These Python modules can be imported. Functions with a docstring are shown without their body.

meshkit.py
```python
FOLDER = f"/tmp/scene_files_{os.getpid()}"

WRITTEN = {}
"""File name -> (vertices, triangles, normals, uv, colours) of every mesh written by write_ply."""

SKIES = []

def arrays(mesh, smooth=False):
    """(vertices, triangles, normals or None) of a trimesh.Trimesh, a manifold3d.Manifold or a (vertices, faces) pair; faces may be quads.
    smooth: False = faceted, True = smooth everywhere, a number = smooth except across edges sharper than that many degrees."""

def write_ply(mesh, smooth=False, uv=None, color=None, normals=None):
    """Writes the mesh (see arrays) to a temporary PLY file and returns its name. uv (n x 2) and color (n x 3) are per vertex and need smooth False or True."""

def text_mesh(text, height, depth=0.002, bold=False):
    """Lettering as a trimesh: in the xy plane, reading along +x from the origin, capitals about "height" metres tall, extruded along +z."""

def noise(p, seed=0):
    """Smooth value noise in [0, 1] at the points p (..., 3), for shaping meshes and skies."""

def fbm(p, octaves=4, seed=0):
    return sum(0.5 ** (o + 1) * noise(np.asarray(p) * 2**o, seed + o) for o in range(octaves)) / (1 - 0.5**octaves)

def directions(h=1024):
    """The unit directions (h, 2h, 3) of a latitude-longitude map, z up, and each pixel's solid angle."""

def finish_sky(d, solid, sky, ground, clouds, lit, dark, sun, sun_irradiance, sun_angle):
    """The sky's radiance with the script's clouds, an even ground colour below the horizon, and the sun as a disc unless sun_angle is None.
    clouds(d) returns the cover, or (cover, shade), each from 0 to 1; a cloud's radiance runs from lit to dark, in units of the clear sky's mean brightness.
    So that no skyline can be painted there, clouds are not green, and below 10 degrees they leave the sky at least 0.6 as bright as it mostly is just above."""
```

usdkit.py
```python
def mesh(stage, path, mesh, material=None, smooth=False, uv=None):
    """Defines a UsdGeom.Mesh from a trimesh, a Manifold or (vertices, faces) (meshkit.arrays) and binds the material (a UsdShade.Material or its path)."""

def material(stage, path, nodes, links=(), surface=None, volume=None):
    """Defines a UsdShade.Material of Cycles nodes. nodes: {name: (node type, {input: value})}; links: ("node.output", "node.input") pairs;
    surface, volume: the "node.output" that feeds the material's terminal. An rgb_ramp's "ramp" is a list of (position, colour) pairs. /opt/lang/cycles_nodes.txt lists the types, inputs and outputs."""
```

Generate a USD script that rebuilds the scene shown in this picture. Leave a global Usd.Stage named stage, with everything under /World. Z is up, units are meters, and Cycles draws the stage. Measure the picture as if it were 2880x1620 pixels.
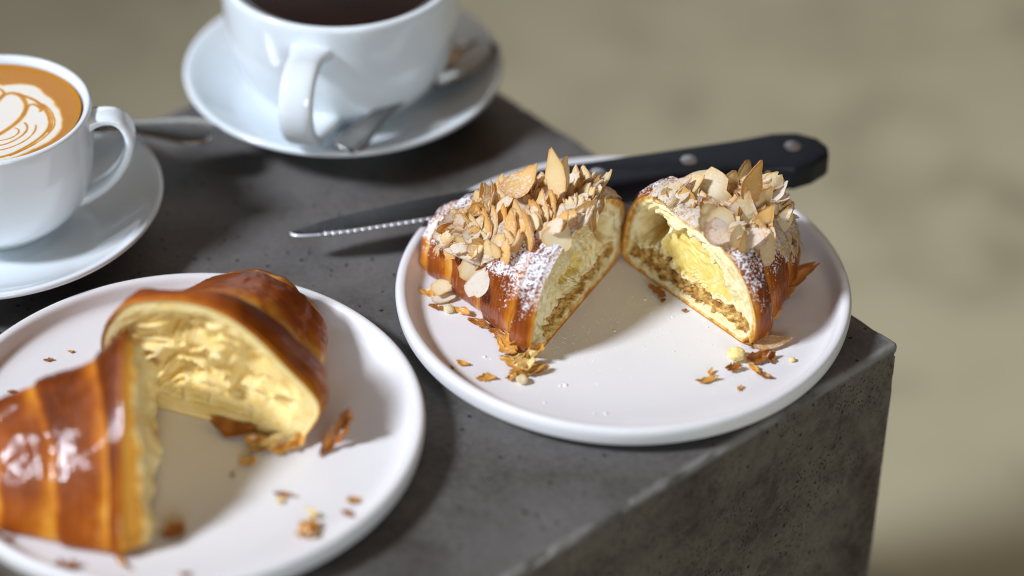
import math, random
import numpy as np, trimesh
from pxr import Usd, UsdGeom, UsdLux, UsdShade, Gf, Sdf, Vt
from scipy.interpolate import PchipInterpolator
from scipy.spatial import cKDTree
import usdkit, meshkit
from meshkit import noise, fbm

stage = Usd.Stage.CreateInMemory()
UsdGeom.SetStageUpAxis(stage, 'Z'); UsdGeom.SetStageMetersPerUnit(stage, 1.0)
UsdGeom.Xform.Define(stage, '/World')

# ------------------------------------------------------------------ camera
FPX, CW, CH = 7156.146, 2880., 1620.           # focal length in pixels of the full photograph
CP = np.array([0, -0.81466, 0.61917])
FW = np.array([0., 0.79615, -0.60510]); RT = np.array([0.99996, 0.0057, 0.0075]); UP = np.array([-0.00942, 0.60508, 0.79611])
cam = UsdGeom.Camera.Define(stage, '/World/camera')
cam.AddTransformOp().Set(Gf.Matrix4d(*RT, 0, *UP, 0, *(-FW), 0, *CP, 1))
cam.CreateHorizontalApertureAttr(36.0); cam.CreateFocalLengthAttr(36.0 * FPX / CW)
cam.CreateClippingRangeAttr((0.05, 50.0))
cam.CreateFStopAttr(2.6); cam.CreateFocusDistanceAttr(0.992)
cam.CreateExposureAttr(0.0)

# ------------------------------------------------------------------ lamps: a tall window on the left, a dim warm room above
def rect_lamp(name, pos, target, w, h, color, L):
    l = UsdLux.RectLight.Define(stage, '/World/' + name)
    l.CreateWidthAttr(w); l.CreateHeightAttr(h); l.CreateColorAttr(Gf.Vec3f(*color)); l.CreateIntensityAttr(L); l.CreateNormalizeAttr(False)
    z = np.array(pos, float) - np.array(target, float); z /= np.linalg.norm(z)
    x = np.cross([0, 0, 1.], z); x = np.array([1., 0, 0]) if np.linalg.norm(x) < 1e-6 else x / np.linalg.norm(x); y = np.cross(z, x)
    l.AddTransformOp().Set(Gf.Matrix4d(*x, 0, *y, 0, *z, 0, *map(float, pos), 1))
def spot_lamp(name, pos, target, radius, color, L, cone, soft):
    """a big soft lamp with a wide beam whose edge fades"""
    l = UsdLux.SphereLight.Define(stage, '/World/' + name); l.CreateRadiusAttr(radius); l.CreateColorAttr(Gf.Vec3f(*color)); l.CreateIntensityAttr(L); l.CreateNormalizeAttr(False)
    sh = UsdLux.ShapingAPI.Apply(l.GetPrim()); sh.CreateShapingConeAngleAttr(cone); sh.CreateShapingConeSoftnessAttr(soft)
    z = np.array(pos, float) - np.array(target, float); z /= np.linalg.norm(z); x = np.cross([0, 0, 1.], z); x /= np.linalg.norm(x); y = np.cross(z, x)
    l.AddTransformOp().Set(Gf.Matrix4d(*x, 0, *y, 0, *z, 0, *map(float, pos), 1))
spot_lamp('key_lamp', (-3.30, -0.95, 3.05), (.22, .20, 0), 0.42, (0.905, 0.965, 1.09), 158.0, 15.0, 1.0)
rect_lamp('ceiling_lamp', (0.9, 0.6, 2.5), (0.2, 0.3, 0), 3.2, 2.4, (1.0, 0.64, 0.36), 0.46)
rect_lamp('front_window_lamp', (0.5, -2.9, 0.85), (0, 0, 0), 1.5, 0.9, (0.88, 0.95, 1.0), 9.0)
rect_lamp('back_window_lamp', (-0.5, 3.2, 1.3), (0, 0, 0), 1.6, 0.9, (0.88, 0.95, 1.0), 2.0)

# ------------------------------------------------------------------ helpers
def at(px, py, z=0.0):
    """point on the level z seen at a pixel of the 2880 x 1620 photograph"""
    d = FW + RT * (px - CW / 2) / FPX - UP * (py - CH / 2) / FPX
    return CP + d * (z - CP[2]) / d[2]
def on_plane(px, py, O, n):
    d = FW + RT * (px - CW / 2) / FPX - UP * (py - CH / 2) / FPX
    return CP + d * (np.dot(np.asarray(O) - CP, n) / np.dot(d, n))
def sstep(a, b, x):
    t = np.clip((np.asarray(x, float) - a) / (b - a), 0, 1); return t * t * (3 - 2 * t)
counts = {}
def free(parent, name):
    k = (parent, name); n = counts.get(k, 0); counts[k] = n + 1
    return f'{parent}/{name}' if n == 0 else f'{parent}/{name}_{n:03d}'
def thing(name, label, cat, loc=(0, 0, 0), group=None):
    x = UsdGeom.Xform.Define(stage, free('/World', name)); x.AddTranslateOp().Set(Gf.Vec3d(*map(float, loc)))
    return tag(x.GetPrim(), label, cat, group)
def tag(o, label=None, cat=None, group=None, kind=None):
    for k, v in (('label', label), ('category', cat), ('group', group), ('kind', kind)):
        if v: o.SetCustomDataByKey(k, v)
    return o
def base_of(prim):
    m = UsdGeom.XformCache().GetLocalToWorldTransform(prim).ExtractTranslation(); return np.array(m)
def obj(name, mesh, mat, parent=None, smooth=True, attrs=None, label=None):
    """one Mesh prim; the mesh is given in world coordinates"""
    path = free(str(parent.GetPath()) if parent else '/World', name)
    v, f, n = meshkit.arrays(mesh, smooth)
    if parent: v = v - base_of(parent)
    m = UsdGeom.Mesh.Define(stage, path)
    m.CreatePointsAttr(Vt.Vec3fArray.FromNumpy(v.astype(np.float32)))
    m.CreateFaceVertexCountsAttr(Vt.IntArray.FromNumpy(np.full(len(f), 3, np.int32)))
    m.CreateFaceVertexIndicesAttr(Vt.IntArray.FromNumpy(f.astype(np.int32).ravel()))
    m.CreateSubdivisionSchemeAttr('none')
    if n is not None:
        m.CreateNormalsAttr(Vt.Vec3fArray.FromNumpy(n.astype(np.float32))); m.SetNormalsInterpolation('vertex')
    pv = UsdGeom.PrimvarsAPI(m)
    for k, a in (attrs or {}).items():
        a = np.asarray(a, np.float32)
        if a.ndim == 2: pv.CreatePrimvar(k, Sdf.ValueTypeNames.Color3fArray, 'vertex').Set(Vt.Vec3fArray.FromNumpy(a))
        else: pv.CreatePrimvar(k, Sdf.ValueTypeNames.FloatArray, 'vertex').Set(Vt.FloatArray.FromNumpy(a))
    UsdShade.MaterialBindingAPI.Apply(m.GetPrim()).Bind(mat)
    if label: m.GetPrim().SetCustomDataByKey('label', label)
    return m.GetPrim()
def grid_faces(nu, nv, wrap=False, flip=False):
    i, j = np.meshgrid(np.arange(nu - 1), np.arange(nv if wrap else nv - 1), indexing='ij')
    a = i * nv + j; b = i * nv + (j + 1) % nv; c = (i + 1) * nv + (j + 1) % nv; d = (i + 1) * nv + j
    f = np.concatenate([np.stack([a, b, c], -1).reshape(-1, 3), np.stack([a, c, d], -1).reshape(-1, 3)])
    return f[:, ::-1] if flip else f
def smooth_poly(pts, step=0.0006):
    """rounded closed profile polyline resampled through Chaikin corner cutting"""
    p = np.asarray(pts, float)
    for _ in range(3): p = np.vstack([p[:1], np.stack([.75 * p[:-1] + .25 * p[1:], .25 * p[:-1] + .75 * p[1:]], 1).reshape(-1, 2), p[-1:]])
    return p
def lathe(profile, c, n=160, round_=True, wob=0.0):
    """profile of (r, z); first and last r may be 0"""
    p = smooth_poly(profile) if round_ else np.asarray(profile, float)
    t = np.linspace(0, 2 * np.pi, n, endpoint=False)
    w = 1 + wob * np.sin(2 * t + .7)
    v = np.stack([c[0] + p[:, :1] * np.cos(t) * w, c[1] + p[:, :1] * np.sin(t) * w, np.broadcast_to(c[2] + p[:, 1:], (len(p), n))], -1).reshape(-1, 3)
    return v, grid_faces(len(p), n, True, flip=True)

def sweep(path, frames, section):
    """section (n,2) carried along path with frames (side, up) per point, closed by flat fans"""
    path = np.asarray(path, float); n = len(section); v = []
    for P, (s, u), k in zip(path, frames, range(len(path))):
        sc = section[k] if np.ndim(section) == 3 else section
        v.append(P + sc[:, :1] * s + sc[:, 1:] * u)
    n = len(v[0]); V = np.vstack(v + [path[:1], path[-1:]]); m = len(path)
    f = list(grid_faces(m, n, True)); a, b = m * n, m * n + 1
    for i in range(n): f.append([a, (i + 1) % n, i]); f.append([b, (m - 1) * n + i, (m - 1) * n + (i + 1) % n])
    msh = trimesh.Trimesh(V, np.array(f), process=False); msh.fix_normals(); return msh
def superellipse(a, b, n=24, e=3.0):
    t = np.linspace(0, 2 * np.pi, n, endpoint=False); c, s = np.cos(t), np.sin(t)
    return np.stack([a * np.sign(c) * abs(c) ** (2 / e), b * np.sign(s) * abs(s) ** (2 / e)], 1)
def spline(pts, n):
    p = np.asarray(pts, float); t = np.r_[0, np.cumsum(np.linalg.norm(np.diff(p, axis=0), axis=1))]; t /= t[-1]
    from scipy.interpolate import CubicSpline
    return CubicSpline(t, p)(np.linspace(0, 1, n))
def seg_dist(P, poly, closed=True):
    """distance of points P (n,2) to a polyline, and inside test for a closed one"""
    poly = np.asarray(poly, float); q = np.vstack([poly, poly[:1]]) if closed else poly
    d = np.full(len(P), 1e9); inside = np.zeros(len(P), bool)
    for a, b in zip(q[:-1], q[1:]):
        ab = b - a; t = np.clip(((P - a) @ ab) / max(ab @ ab, 1e-18), 0, 1)
        d = np.minimum(d, np.linalg.norm(P - a - t[:, None] * ab, axis=1))
        if closed:
            c = (a[1] > P[:, 1]) != (b[1] > P[:, 1])
            with np.errstate(divide='ignore', invalid='ignore'):
                inside ^= c & (P[:, 0] < (b[0] - a[0]) * (P[:, 1] - a[1]) / (b[1] - a[1]) + a[0])
    return np.where(inside, -d, d) if closed else d

# ------------------------------------------------------------------ materials
LOOKS = '/World/Looks'; UsdGeom.Scope.Define(stage, LOOKS)
def M(name, nodes, links, surface='p.BSDF'): return usdkit.material(stage, f'{LOOKS}/{name}', nodes, links, surface)
def plain(name, color, rough=.5, scale=90, amount=.12, bump=0.0, bscale=700, **kw):
    c = np.array(color)
    nodes = {'g': ('geometry', {}), 'n': ('noise_texture', {'scale': scale, 'detail': 4.}), 'r': ('rgb_ramp', {'ramp': [(0.25, c * (1 - amount)), (0.75, np.minimum(c * (1 + amount), .95))]}),
             'p': ('principled_bsdf', {'roughness': rough, **kw})}
    links = [('g.position', 'n.vector'), ('n.fac', 'r.fac'), ('r.color', 'p.base_color')]
    if bump:
        nodes['nb'] = ('noise_texture', {'scale': bscale, 'detail': 3.}); nodes['b'] = ('bump', {'strength': bump, 'distance': .0006})
        links += [('g.position', 'nb.vector'), ('nb.fac', 'b.height'), ('b.normal', 'p.normal')]
    return M(name, nodes, links)

m_plate = plain('stoneware', (.80, .79, .79), .42, 40, .02, .08, 1500, specular_ior_level=.4)
m_porcelain = plain('porcelain', (.78, .84, .87), .12, 25, .02, coat_weight=.4, coat_roughness=.05)
m_steel = plain('steel', (.30, .29, .28), .20, 300, .1, .03, 2000, metallic=1.0)
m_blade = plain('blade_steel', (.20, .20, .21), .30, 300, .08, .05, 2600, metallic=1.0)
m_rivet = plain('rivet_steel', (.60, .58, .62), .35, 300, .08, metallic=1.0)
m_grip = plain('black_handle', (.008, .010, .014), .42, 200, .2, .06, 1500, specular_ior_level=.3)
m_coffee = plain('black_coffee', (.020, .009, .006), .08, 30, .2)

# floor: polished, stained concrete
m_floor = M('floor_concrete', {'g': ('geometry', {}), 'n1': ('noise_texture', {'scale': 4.6, 'detail': 5., 'roughness': .6}), 'n2': ('noise_texture', {'scale': 17., 'detail': 5.}),
    'a': ('math', {'math_type': 'multiply_add', 'value2': .45, 'value3': .0}), 'b': ('math', {'math_type': 'multiply_add', 'value2': .6}),
    'r': ('rgb_ramp', {'ramp': [(.34, (.22, .19, .12)), (.46, (.38, .335, .215)), (.54, (.46, .41, .265)), (.75, (.49, .44, .29))]}),
    'p': ('principled_bsdf', {'roughness': .55})},
    [('g.position', 'n1.vector'), ('g.position', 'n2.vector'), ('n2.fac', 'a.value1'), ('n1.fac', 'b.value1'), ('a.value', 'b.value3'), ('b.value', 'r.fac'), ('r.color', 'p.base_color')])
# table: dark cast concrete with pinholes
m_table = M('table_concrete', {'g': ('geometry', {}), 'n1': ('noise_texture', {'scale': 13., 'detail': 8., 'roughness': .62, 'distortion': .4}), 'n2': ('noise_texture', {'scale': 420., 'detail': 3., 'roughness': .7}),
    'v': ('voronoi_texture', {'scale': 150.}), 'pit': ('map_range', {'from_min': .07, 'from_max': .15, 'to_min': 0., 'to_max': 1., 'clamp': True}),
    'v2': ('voronoi_texture', {'scale': 380.}), 'pit2': ('map_range', {'from_min': .11, 'from_max': .22, 'to_min': .35, 'to_max': 1., 'clamp': True}),
    'n3': ('noise_texture', {'scale': 30., 'detail': 2.}), 'sel': ('map_range', {'from_min': .53, 'from_max': .66, 'to_min': 1., 'to_max': 0., 'clamp': True}),
    'mx': ('math', {'math_type': 'maximum'}), 'pm': ('math', {'math_type': 'multiply'}),
    'a': ('math', {'math_type': 'multiply_add', 'value2': .30, 'value3': -.02}), 'b': ('math', {'math_type': 'multiply_add', 'value2': .75}),
    'r': ('rgb_ramp', {'ramp': [(.34, (.050, .043, .038)), (.46, (.098, .091, .084)), (.56, (.130, .122, .115)), (.70, (.165, .156, .148))]}),
    'pr': ('rgb_ramp', {'ramp': [(0., (.18, .16, .14)), (1., (1., 1., 1.))]}), 'mul': ('mix', {'mix_type': 'multiply', 'fac': 1.}),
    'at': ('attribute', {'attribute': 'wear'}), 'ca': ('attribute', {'attribute': 'cast'}), 'n5': ('noise_texture', {'scale': 55., 'detail': 9., 'roughness': .72}), 'r5': ('rgb_ramp', {'ramp': [(.34, (.50, .42, .35)), (.50, (1., .90, .78)), (.66, (1.30, 1.14, .96))]}), 'bm': ('mix', {'mix_type': 'multiply'}),
    'v3': ('voronoi_texture', {'scale': 520.}), 'p3': ('map_range', {'from_min': .16, 'from_max': .30, 'to_min': .0, 'to_max': 1., 'clamp': True}), 'n6': ('noise_texture', {'scale': 70., 'detail': 3.}), 's6': ('map_range', {'from_min': .48, 'from_max': .58, 'to_min': 1., 'to_max': 0., 'clamp': True}), 'm6': ('math', {'math_type': 'maximum'}), 'c6': ('math', {'math_type': 'multiply_add', 'value2': -1., 'value3': 1.}), 'x6': ('math', {'math_type': 'maximum'}), 'pm2': ('math', {'math_type': 'multiply'}), 'wm': ('mix', {'mix_type': 'mix', 'color2': (.27, .26, .24)}),
    'h': ('math', {'math_type': 'multiply_add', 'value2': .35}), 'bp': ('bump', {'strength': .55, 'distance': .0007}),
    'p': ('principled_bsdf', {'roughness': .55, 'specular_ior_level': .35})},
    [('g.position', x + '.vector') for x in ('n1', 'n2', 'n3', 'v', 'v2', 'n5', 'v3', 'n6')] + [('n3.fac', 'sel.value'), ('v.distance', 'pit.value'), ('v2.distance', 'pit2.value'), ('pit2.result', 'mx.value1'), ('sel.result', 'mx.value2'),
     ('pit.result', 'pm.value1'), ('mx.value', 'pm.value2'),
     ('n2.fac', 'a.value1'), ('n1.fac', 'b.value1'), ('a.value', 'b.value3'), ('b.value', 'r.fac'), ('v3.distance', 'p3.value'), ('n6.fac', 's6.value'), ('p3.result', 'm6.value1'), ('s6.result', 'm6.value2'), ('ca.fac', 'c6.value1'), ('m6.value', 'x6.value1'), ('c6.value', 'x6.value2'), ('pm.value', 'pm2.value1'), ('x6.value', 'pm2.value2'), ('pm2.value', 'pr.fac'), ('n5.fac', 'r5.fac'), ('ca.fac', 'bm.fac'), ('r.color', 'bm.color1'), ('r5.color', 'bm.color2'), ('bm.color', 'mul.color1'), ('pr.color', 'mul.color2'),
     ('at.fac', 'wm.fac'), ('mul.color', 'wm.color1'), ('wm.color', 'p.base_color'), ('n2.fac', 'h.value1'), ('pm2.value', 'h.value3'), ('h.value', 'bp.height'), ('bp.normal', 'p.normal')])

def pastry(name, ramp, sugar, rough=.30, coat=.5):
    """baked, egg-washed crust. primvar cr = (distance along, arc length, bake), sg = how much sugar was dusted there"""
    nodes = {'g': ('geometry', {}), 'cr': ('attribute', {'attribute': 'cr'}), 's': ('separate_xyz', {}),
        'mp': ('mapping', {'scale': (760., 30., 0.)}), 'st': ('noise_texture', {'scale': 1., 'detail': 4., 'roughness': .6}),
        'bl': ('noise_texture', {'scale': 85., 'detail': 5., 'roughness': .55}),
        'f1': ('math', {'math_type': 'multiply_add', 'value2': .50}), 'f2': ('math', {'math_type': 'multiply_add', 'value2': .62}), 'f3': ('math', {'math_type': 'add', 'value2': -.70}),
        'r': ('rgb_ramp', {'ramp': ramp}),
        'bmp': ('bump', {'strength': .35, 'distance': .0005}), 'bmp2': ('bump', {'strength': .14, 'distance': .0010}), 'bmp3': ('bump', {'strength': .06, 'distance': .0010}), 'bb': ('noise_texture', {'scale': 200., 'detail': 2.}),
        'p': ('principled_bsdf', {'roughness': rough, 'specular_ior_level': .12, 'coat_weight': coat, 'coat_roughness': .07, 'subsurface_weight': .12, 'subsurface_scale': .003, 'subsurface_radius': (1., .5, .2)})}
    links = [('cr.vector', 's.vector'), ('cr.vector', 'mp.vector'), ('mp.vector', 'st.vector'), ('g.position', 'bl.vector'), ('g.position', 'bb.vector'),
        ('st.fac', 'f1.value1'), ('s.z', 'f1.value3'), ('bl.fac', 'f2.value1'), ('f1.value', 'f2.value3'), ('f2.value', 'f3.value1'), ('f3.value', 'r.fac'),
        ('st.fac', 'bmp.height'), ('bb.fac', 'bmp2.height'), ('bb.fac', 'bmp3.height'), ('bmp.normal', 'bmp2.normal'), ('bmp2.normal', 'p.normal'), ('bmp3.normal', 'p.coat_normal')]
    if not sugar: return M(name, nodes, links + [('r.color', 'p.base_color')])
    nodes.update({'sg': ('attribute', {'attribute': 'sg'}), 'sn': ('noise_texture', {'scale': 1150., 'detail': 2.5, 'roughness': .7}), 'sl': ('noise_texture', {'scale': 160., 'detail': 3.}),
        'nz': ('separate_xyz', {}), 'up': ('map_range', {'from_min': -.1, 'from_max': .7, 'to_min': -.30, 'to_max': 0., 'clamp': True}),
        'a1': ('math', {'math_type': 'multiply_add', 'value2': .45, 'value3': -.225}), 'a2': ('math', {'math_type': 'multiply_add', 'value2': .50, 'value3': 0.}), 'a3': ('math', {'math_type': 'add'}), 'a4': ('math', {'math_type': 'add'}),
        'mr': ('map_range', {'range_type': 'smoothstep', 'from_min': .565, 'from_max': .715, 'to_min': 0., 'to_max': .96, 'clamp': True}), 'cm': ('mix', {'mix_type': 'mix', 'color2': (.90, .89, .90)}),
        'cw': ('math', {'math_type': 'multiply_add', 'value2': -coat, 'value3': coat}), 'rw': ('math', {'math_type': 'multiply_add', 'value2': .6, 'value3': rough})})
    links += [('g.position', 'sn.vector'), ('g.position', 'sl.vector'), ('g.normal', 'nz.vector'), ('nz.z', 'up.value'), ('sl.fac', 'a1.value1'), ('sg.fac', 'a2.value1'), ('a1.value', 'a2.value3'), ('a2.value', 'a3.value1'), ('sn.fac', 'a3.value2'),
        ('a3.value', 'a4.value1'), ('up.result', 'a4.value2'), ('a4.value', 'mr.value'), ('mr.result', 'cm.fac'), ('r.color', 'cm.color1'), ('cm.color', 'p.base_color'), ('mr.result', 'cw.value1'), ('cw.value', 'p.coat_weight'), ('mr.result', 'rw.value1'), ('rw.value', 'p.roughness')]
    return M(name, nodes, links)
RAMP = [(.0, (.74, .40, .09)), (.22, (.66, .27, .028)), (.45, (.50, .150, .010)), (.68, (.30, .066, .006)), (1., (.13, .026, .003))]
m_crust_sugar = pastry('sugared_crust', RAMP, True)
m_crust = pastry('glazed_crust', [(p, tuple(np.array(c) * (1.0, 1.0, .9))) for p, c in RAMP], False, .50, .30)

def crumbmat(name, ramp, scale=220, sss=.08, ssc=.0015, rough=.75, bump=.5, fine=1100):
    return M(name, {'g': ('geometry', {}), 'n': ('noise_texture', {'scale': scale, 'detail': 5., 'roughness': .6}), 'fn': ('noise_texture', {'scale': fine, 'detail': 3.}), 'ed': ('attribute', {'attribute': 'ed'}),
        'f': ('math', {'math_type': 'add'}), 'r': ('rgb_ramp', {'ramp': ramp}), 'b': ('bump', {'strength': bump, 'distance': .0006}),
        'p': ('principled_bsdf', {'roughness': rough, 'specular_ior_level': .25, 'subsurface_weight': sss, 'subsurface_scale': ssc, 'subsurface_radius': (1., .65, .25)})},
        [('g.position', 'n.vector'), ('g.position', 'fn.vector'), ('n.fac', 'f.value1'), ('ed.fac', 'f.value2'), ('f.value', 'r.fac'), ('r.color', 'p.base_color'), ('fn.fac', 'b.height'), ('b.normal', 'p.normal')])
# primvar ed shifts the crumb towards the baked edge colour
m_crumb = crumbmat('plain_crumb', [(.2, (.87, .60, .18)), (.45, (.92, .71, .29)), (.7, (.94, .80, .44)), (.95, (.78, .44, .08)), (1., (.62, .27, .03))], 220, .08, .0015)
m_crumb_white = crumbmat('pale_crumb', [(.2, (.66, .47, .17)), (.42, (.80, .65, .32)), (.62, (.87, .77, .50)), (.85, (.76, .47, .12)), (1., (.50, .20, .03))])
m_custard = crumbmat('custard', [(.25, (.70, .50, .11)), (.5, (.80, .62, .19)), (.75, (.88, .76, .40))], 160, .1, .002, .45, .25, 700)
m_paste = crumbmat('almond_paste', [(.3, (.20, .075, .015)), (.44, (.40, .19, .04)), (.55, (.62, .39, .11)), (.68, (.80, .60, .24))], 300, .1, .003, .8, .9, 900)

def almondmat(name, core, edge, sugar):
    """sliced almond: pale heart, toasted rim (primvar rim), sugar lying on faces that look up"""
    return M(name, {'g': ('geometry', {}), 'rim': ('attribute', {'attribute': 'rim'}), 'n': ('noise_texture', {'scale': 260., 'detail': 3.}), 'oi': ('object_info', {}),
        'f': ('math', {'math_type': 'multiply_add', 'value2': .5, 'value3': -.25}), 'f2': ('math', {'math_type': 'add'}), 'r': ('rgb_ramp', {'ramp': [(.0, core), (.45, tuple(.55 * np.array(core) + .45 * np.array(edge))), (1., edge)]}),
        'sn': ('noise_texture', {'scale': 1000., 'detail': 3., 'roughness': .7}), 'nz': ('separate_xyz', {}), 'up': ('map_range', {'from_min': -.3, 'from_max': .9, 'to_min': -.12, 'to_max': .22, 'clamp': True}),
        'a': ('math', {'math_type': 'add'}), 'rr': ('math', {'math_type': 'multiply_add', 'value2': .16, 'value3': -.08}), 'a2': ('math', {'math_type': 'add'}),
        'mr': ('map_range', {'range_type': 'smoothstep', 'from_min': .59 - sugar, 'from_max': .74 - sugar, 'to_min': 0., 'to_max': .84, 'clamp': True}), 'cm': ('mix', {'mix_type': 'mix', 'color2': (.93, .91, .87)}),
        'b': ('bump', {'strength': .3, 'distance': .0004}),
        'tl': ('translucent_bsdf', {}), 'ms': ('mix_closure', {'fac': .36}), 'p': ('principled_bsdf', {'roughness': .55})},
        [('g.position', 'n.vector'), ('g.position', 'sn.vector'), ('n.fac', 'f.value1'), ('f.value', 'f2.value1'), ('rim.fac', 'f2.value2'), ('f2.value', 'r.fac'), ('g.normal', 'nz.vector'), ('nz.z', 'up.value'), ('sn.fac', 'a.value1'), ('up.result', 'a.value2'),
         ('oi.random', 'rr.value1'), ('a.value', 'a2.value1'), ('rr.value', 'a2.value2'), ('a2.value', 'mr.value'), ('r.color', 'cm.color1'), ('mr.result', 'cm.fac'), ('cm.color', 'p.base_color'), ('sn.fac', 'b.height'), ('b.normal', 'p.normal'), ('cm.color', 'tl.color'), ('p.BSDF', 'ms.closure1'), ('tl.BSDF', 'ms.closure2')], 'ms.closure')
m_alm = [almondmat('almond_pale', (.95, .76, .38), (.88, .50, .12), -.02), almondmat('almond_toasted', (.93, .62, .20), (.82, .39, .06), -.03), almondmat('almond_sugared', (.95, .76, .40), (.86, .50, .13), .05), almondmat('almond_bare', (.94, .83, .56), (.88, .60, .22), -.16)]
m_meringue = almondmat('almond_crust', (.80, .60, .32), (.66, .38, .12), -.02)
m_flake = [plain('golden_flake', (.62, .30, .055), .35, 300, .3), plain('brown_flake', (.34, .115, .018), .32, 300, .35), plain('pale_flake', (.80, .60, .24), .5, 300, .2)]
m_sugar = plain('powdered_sugar', (.90, .90, .91), .9, 300, .03)

# ------------------------------------------------------------------ setting: floor and the cast concrete table
FLOOR = -0.42
gx = np.linspace(-3, 3, 61)
fv = np.stack(np.meshgrid(gx, gx + 1.0, indexing='ij'), -1).reshape(-1, 2)
tag(obj('floor', (np.c_[fv, np.full(len(fv), FLOOR)], grid_faces(61, 61, flip=True)), m_floor), kind='structure')

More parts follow.
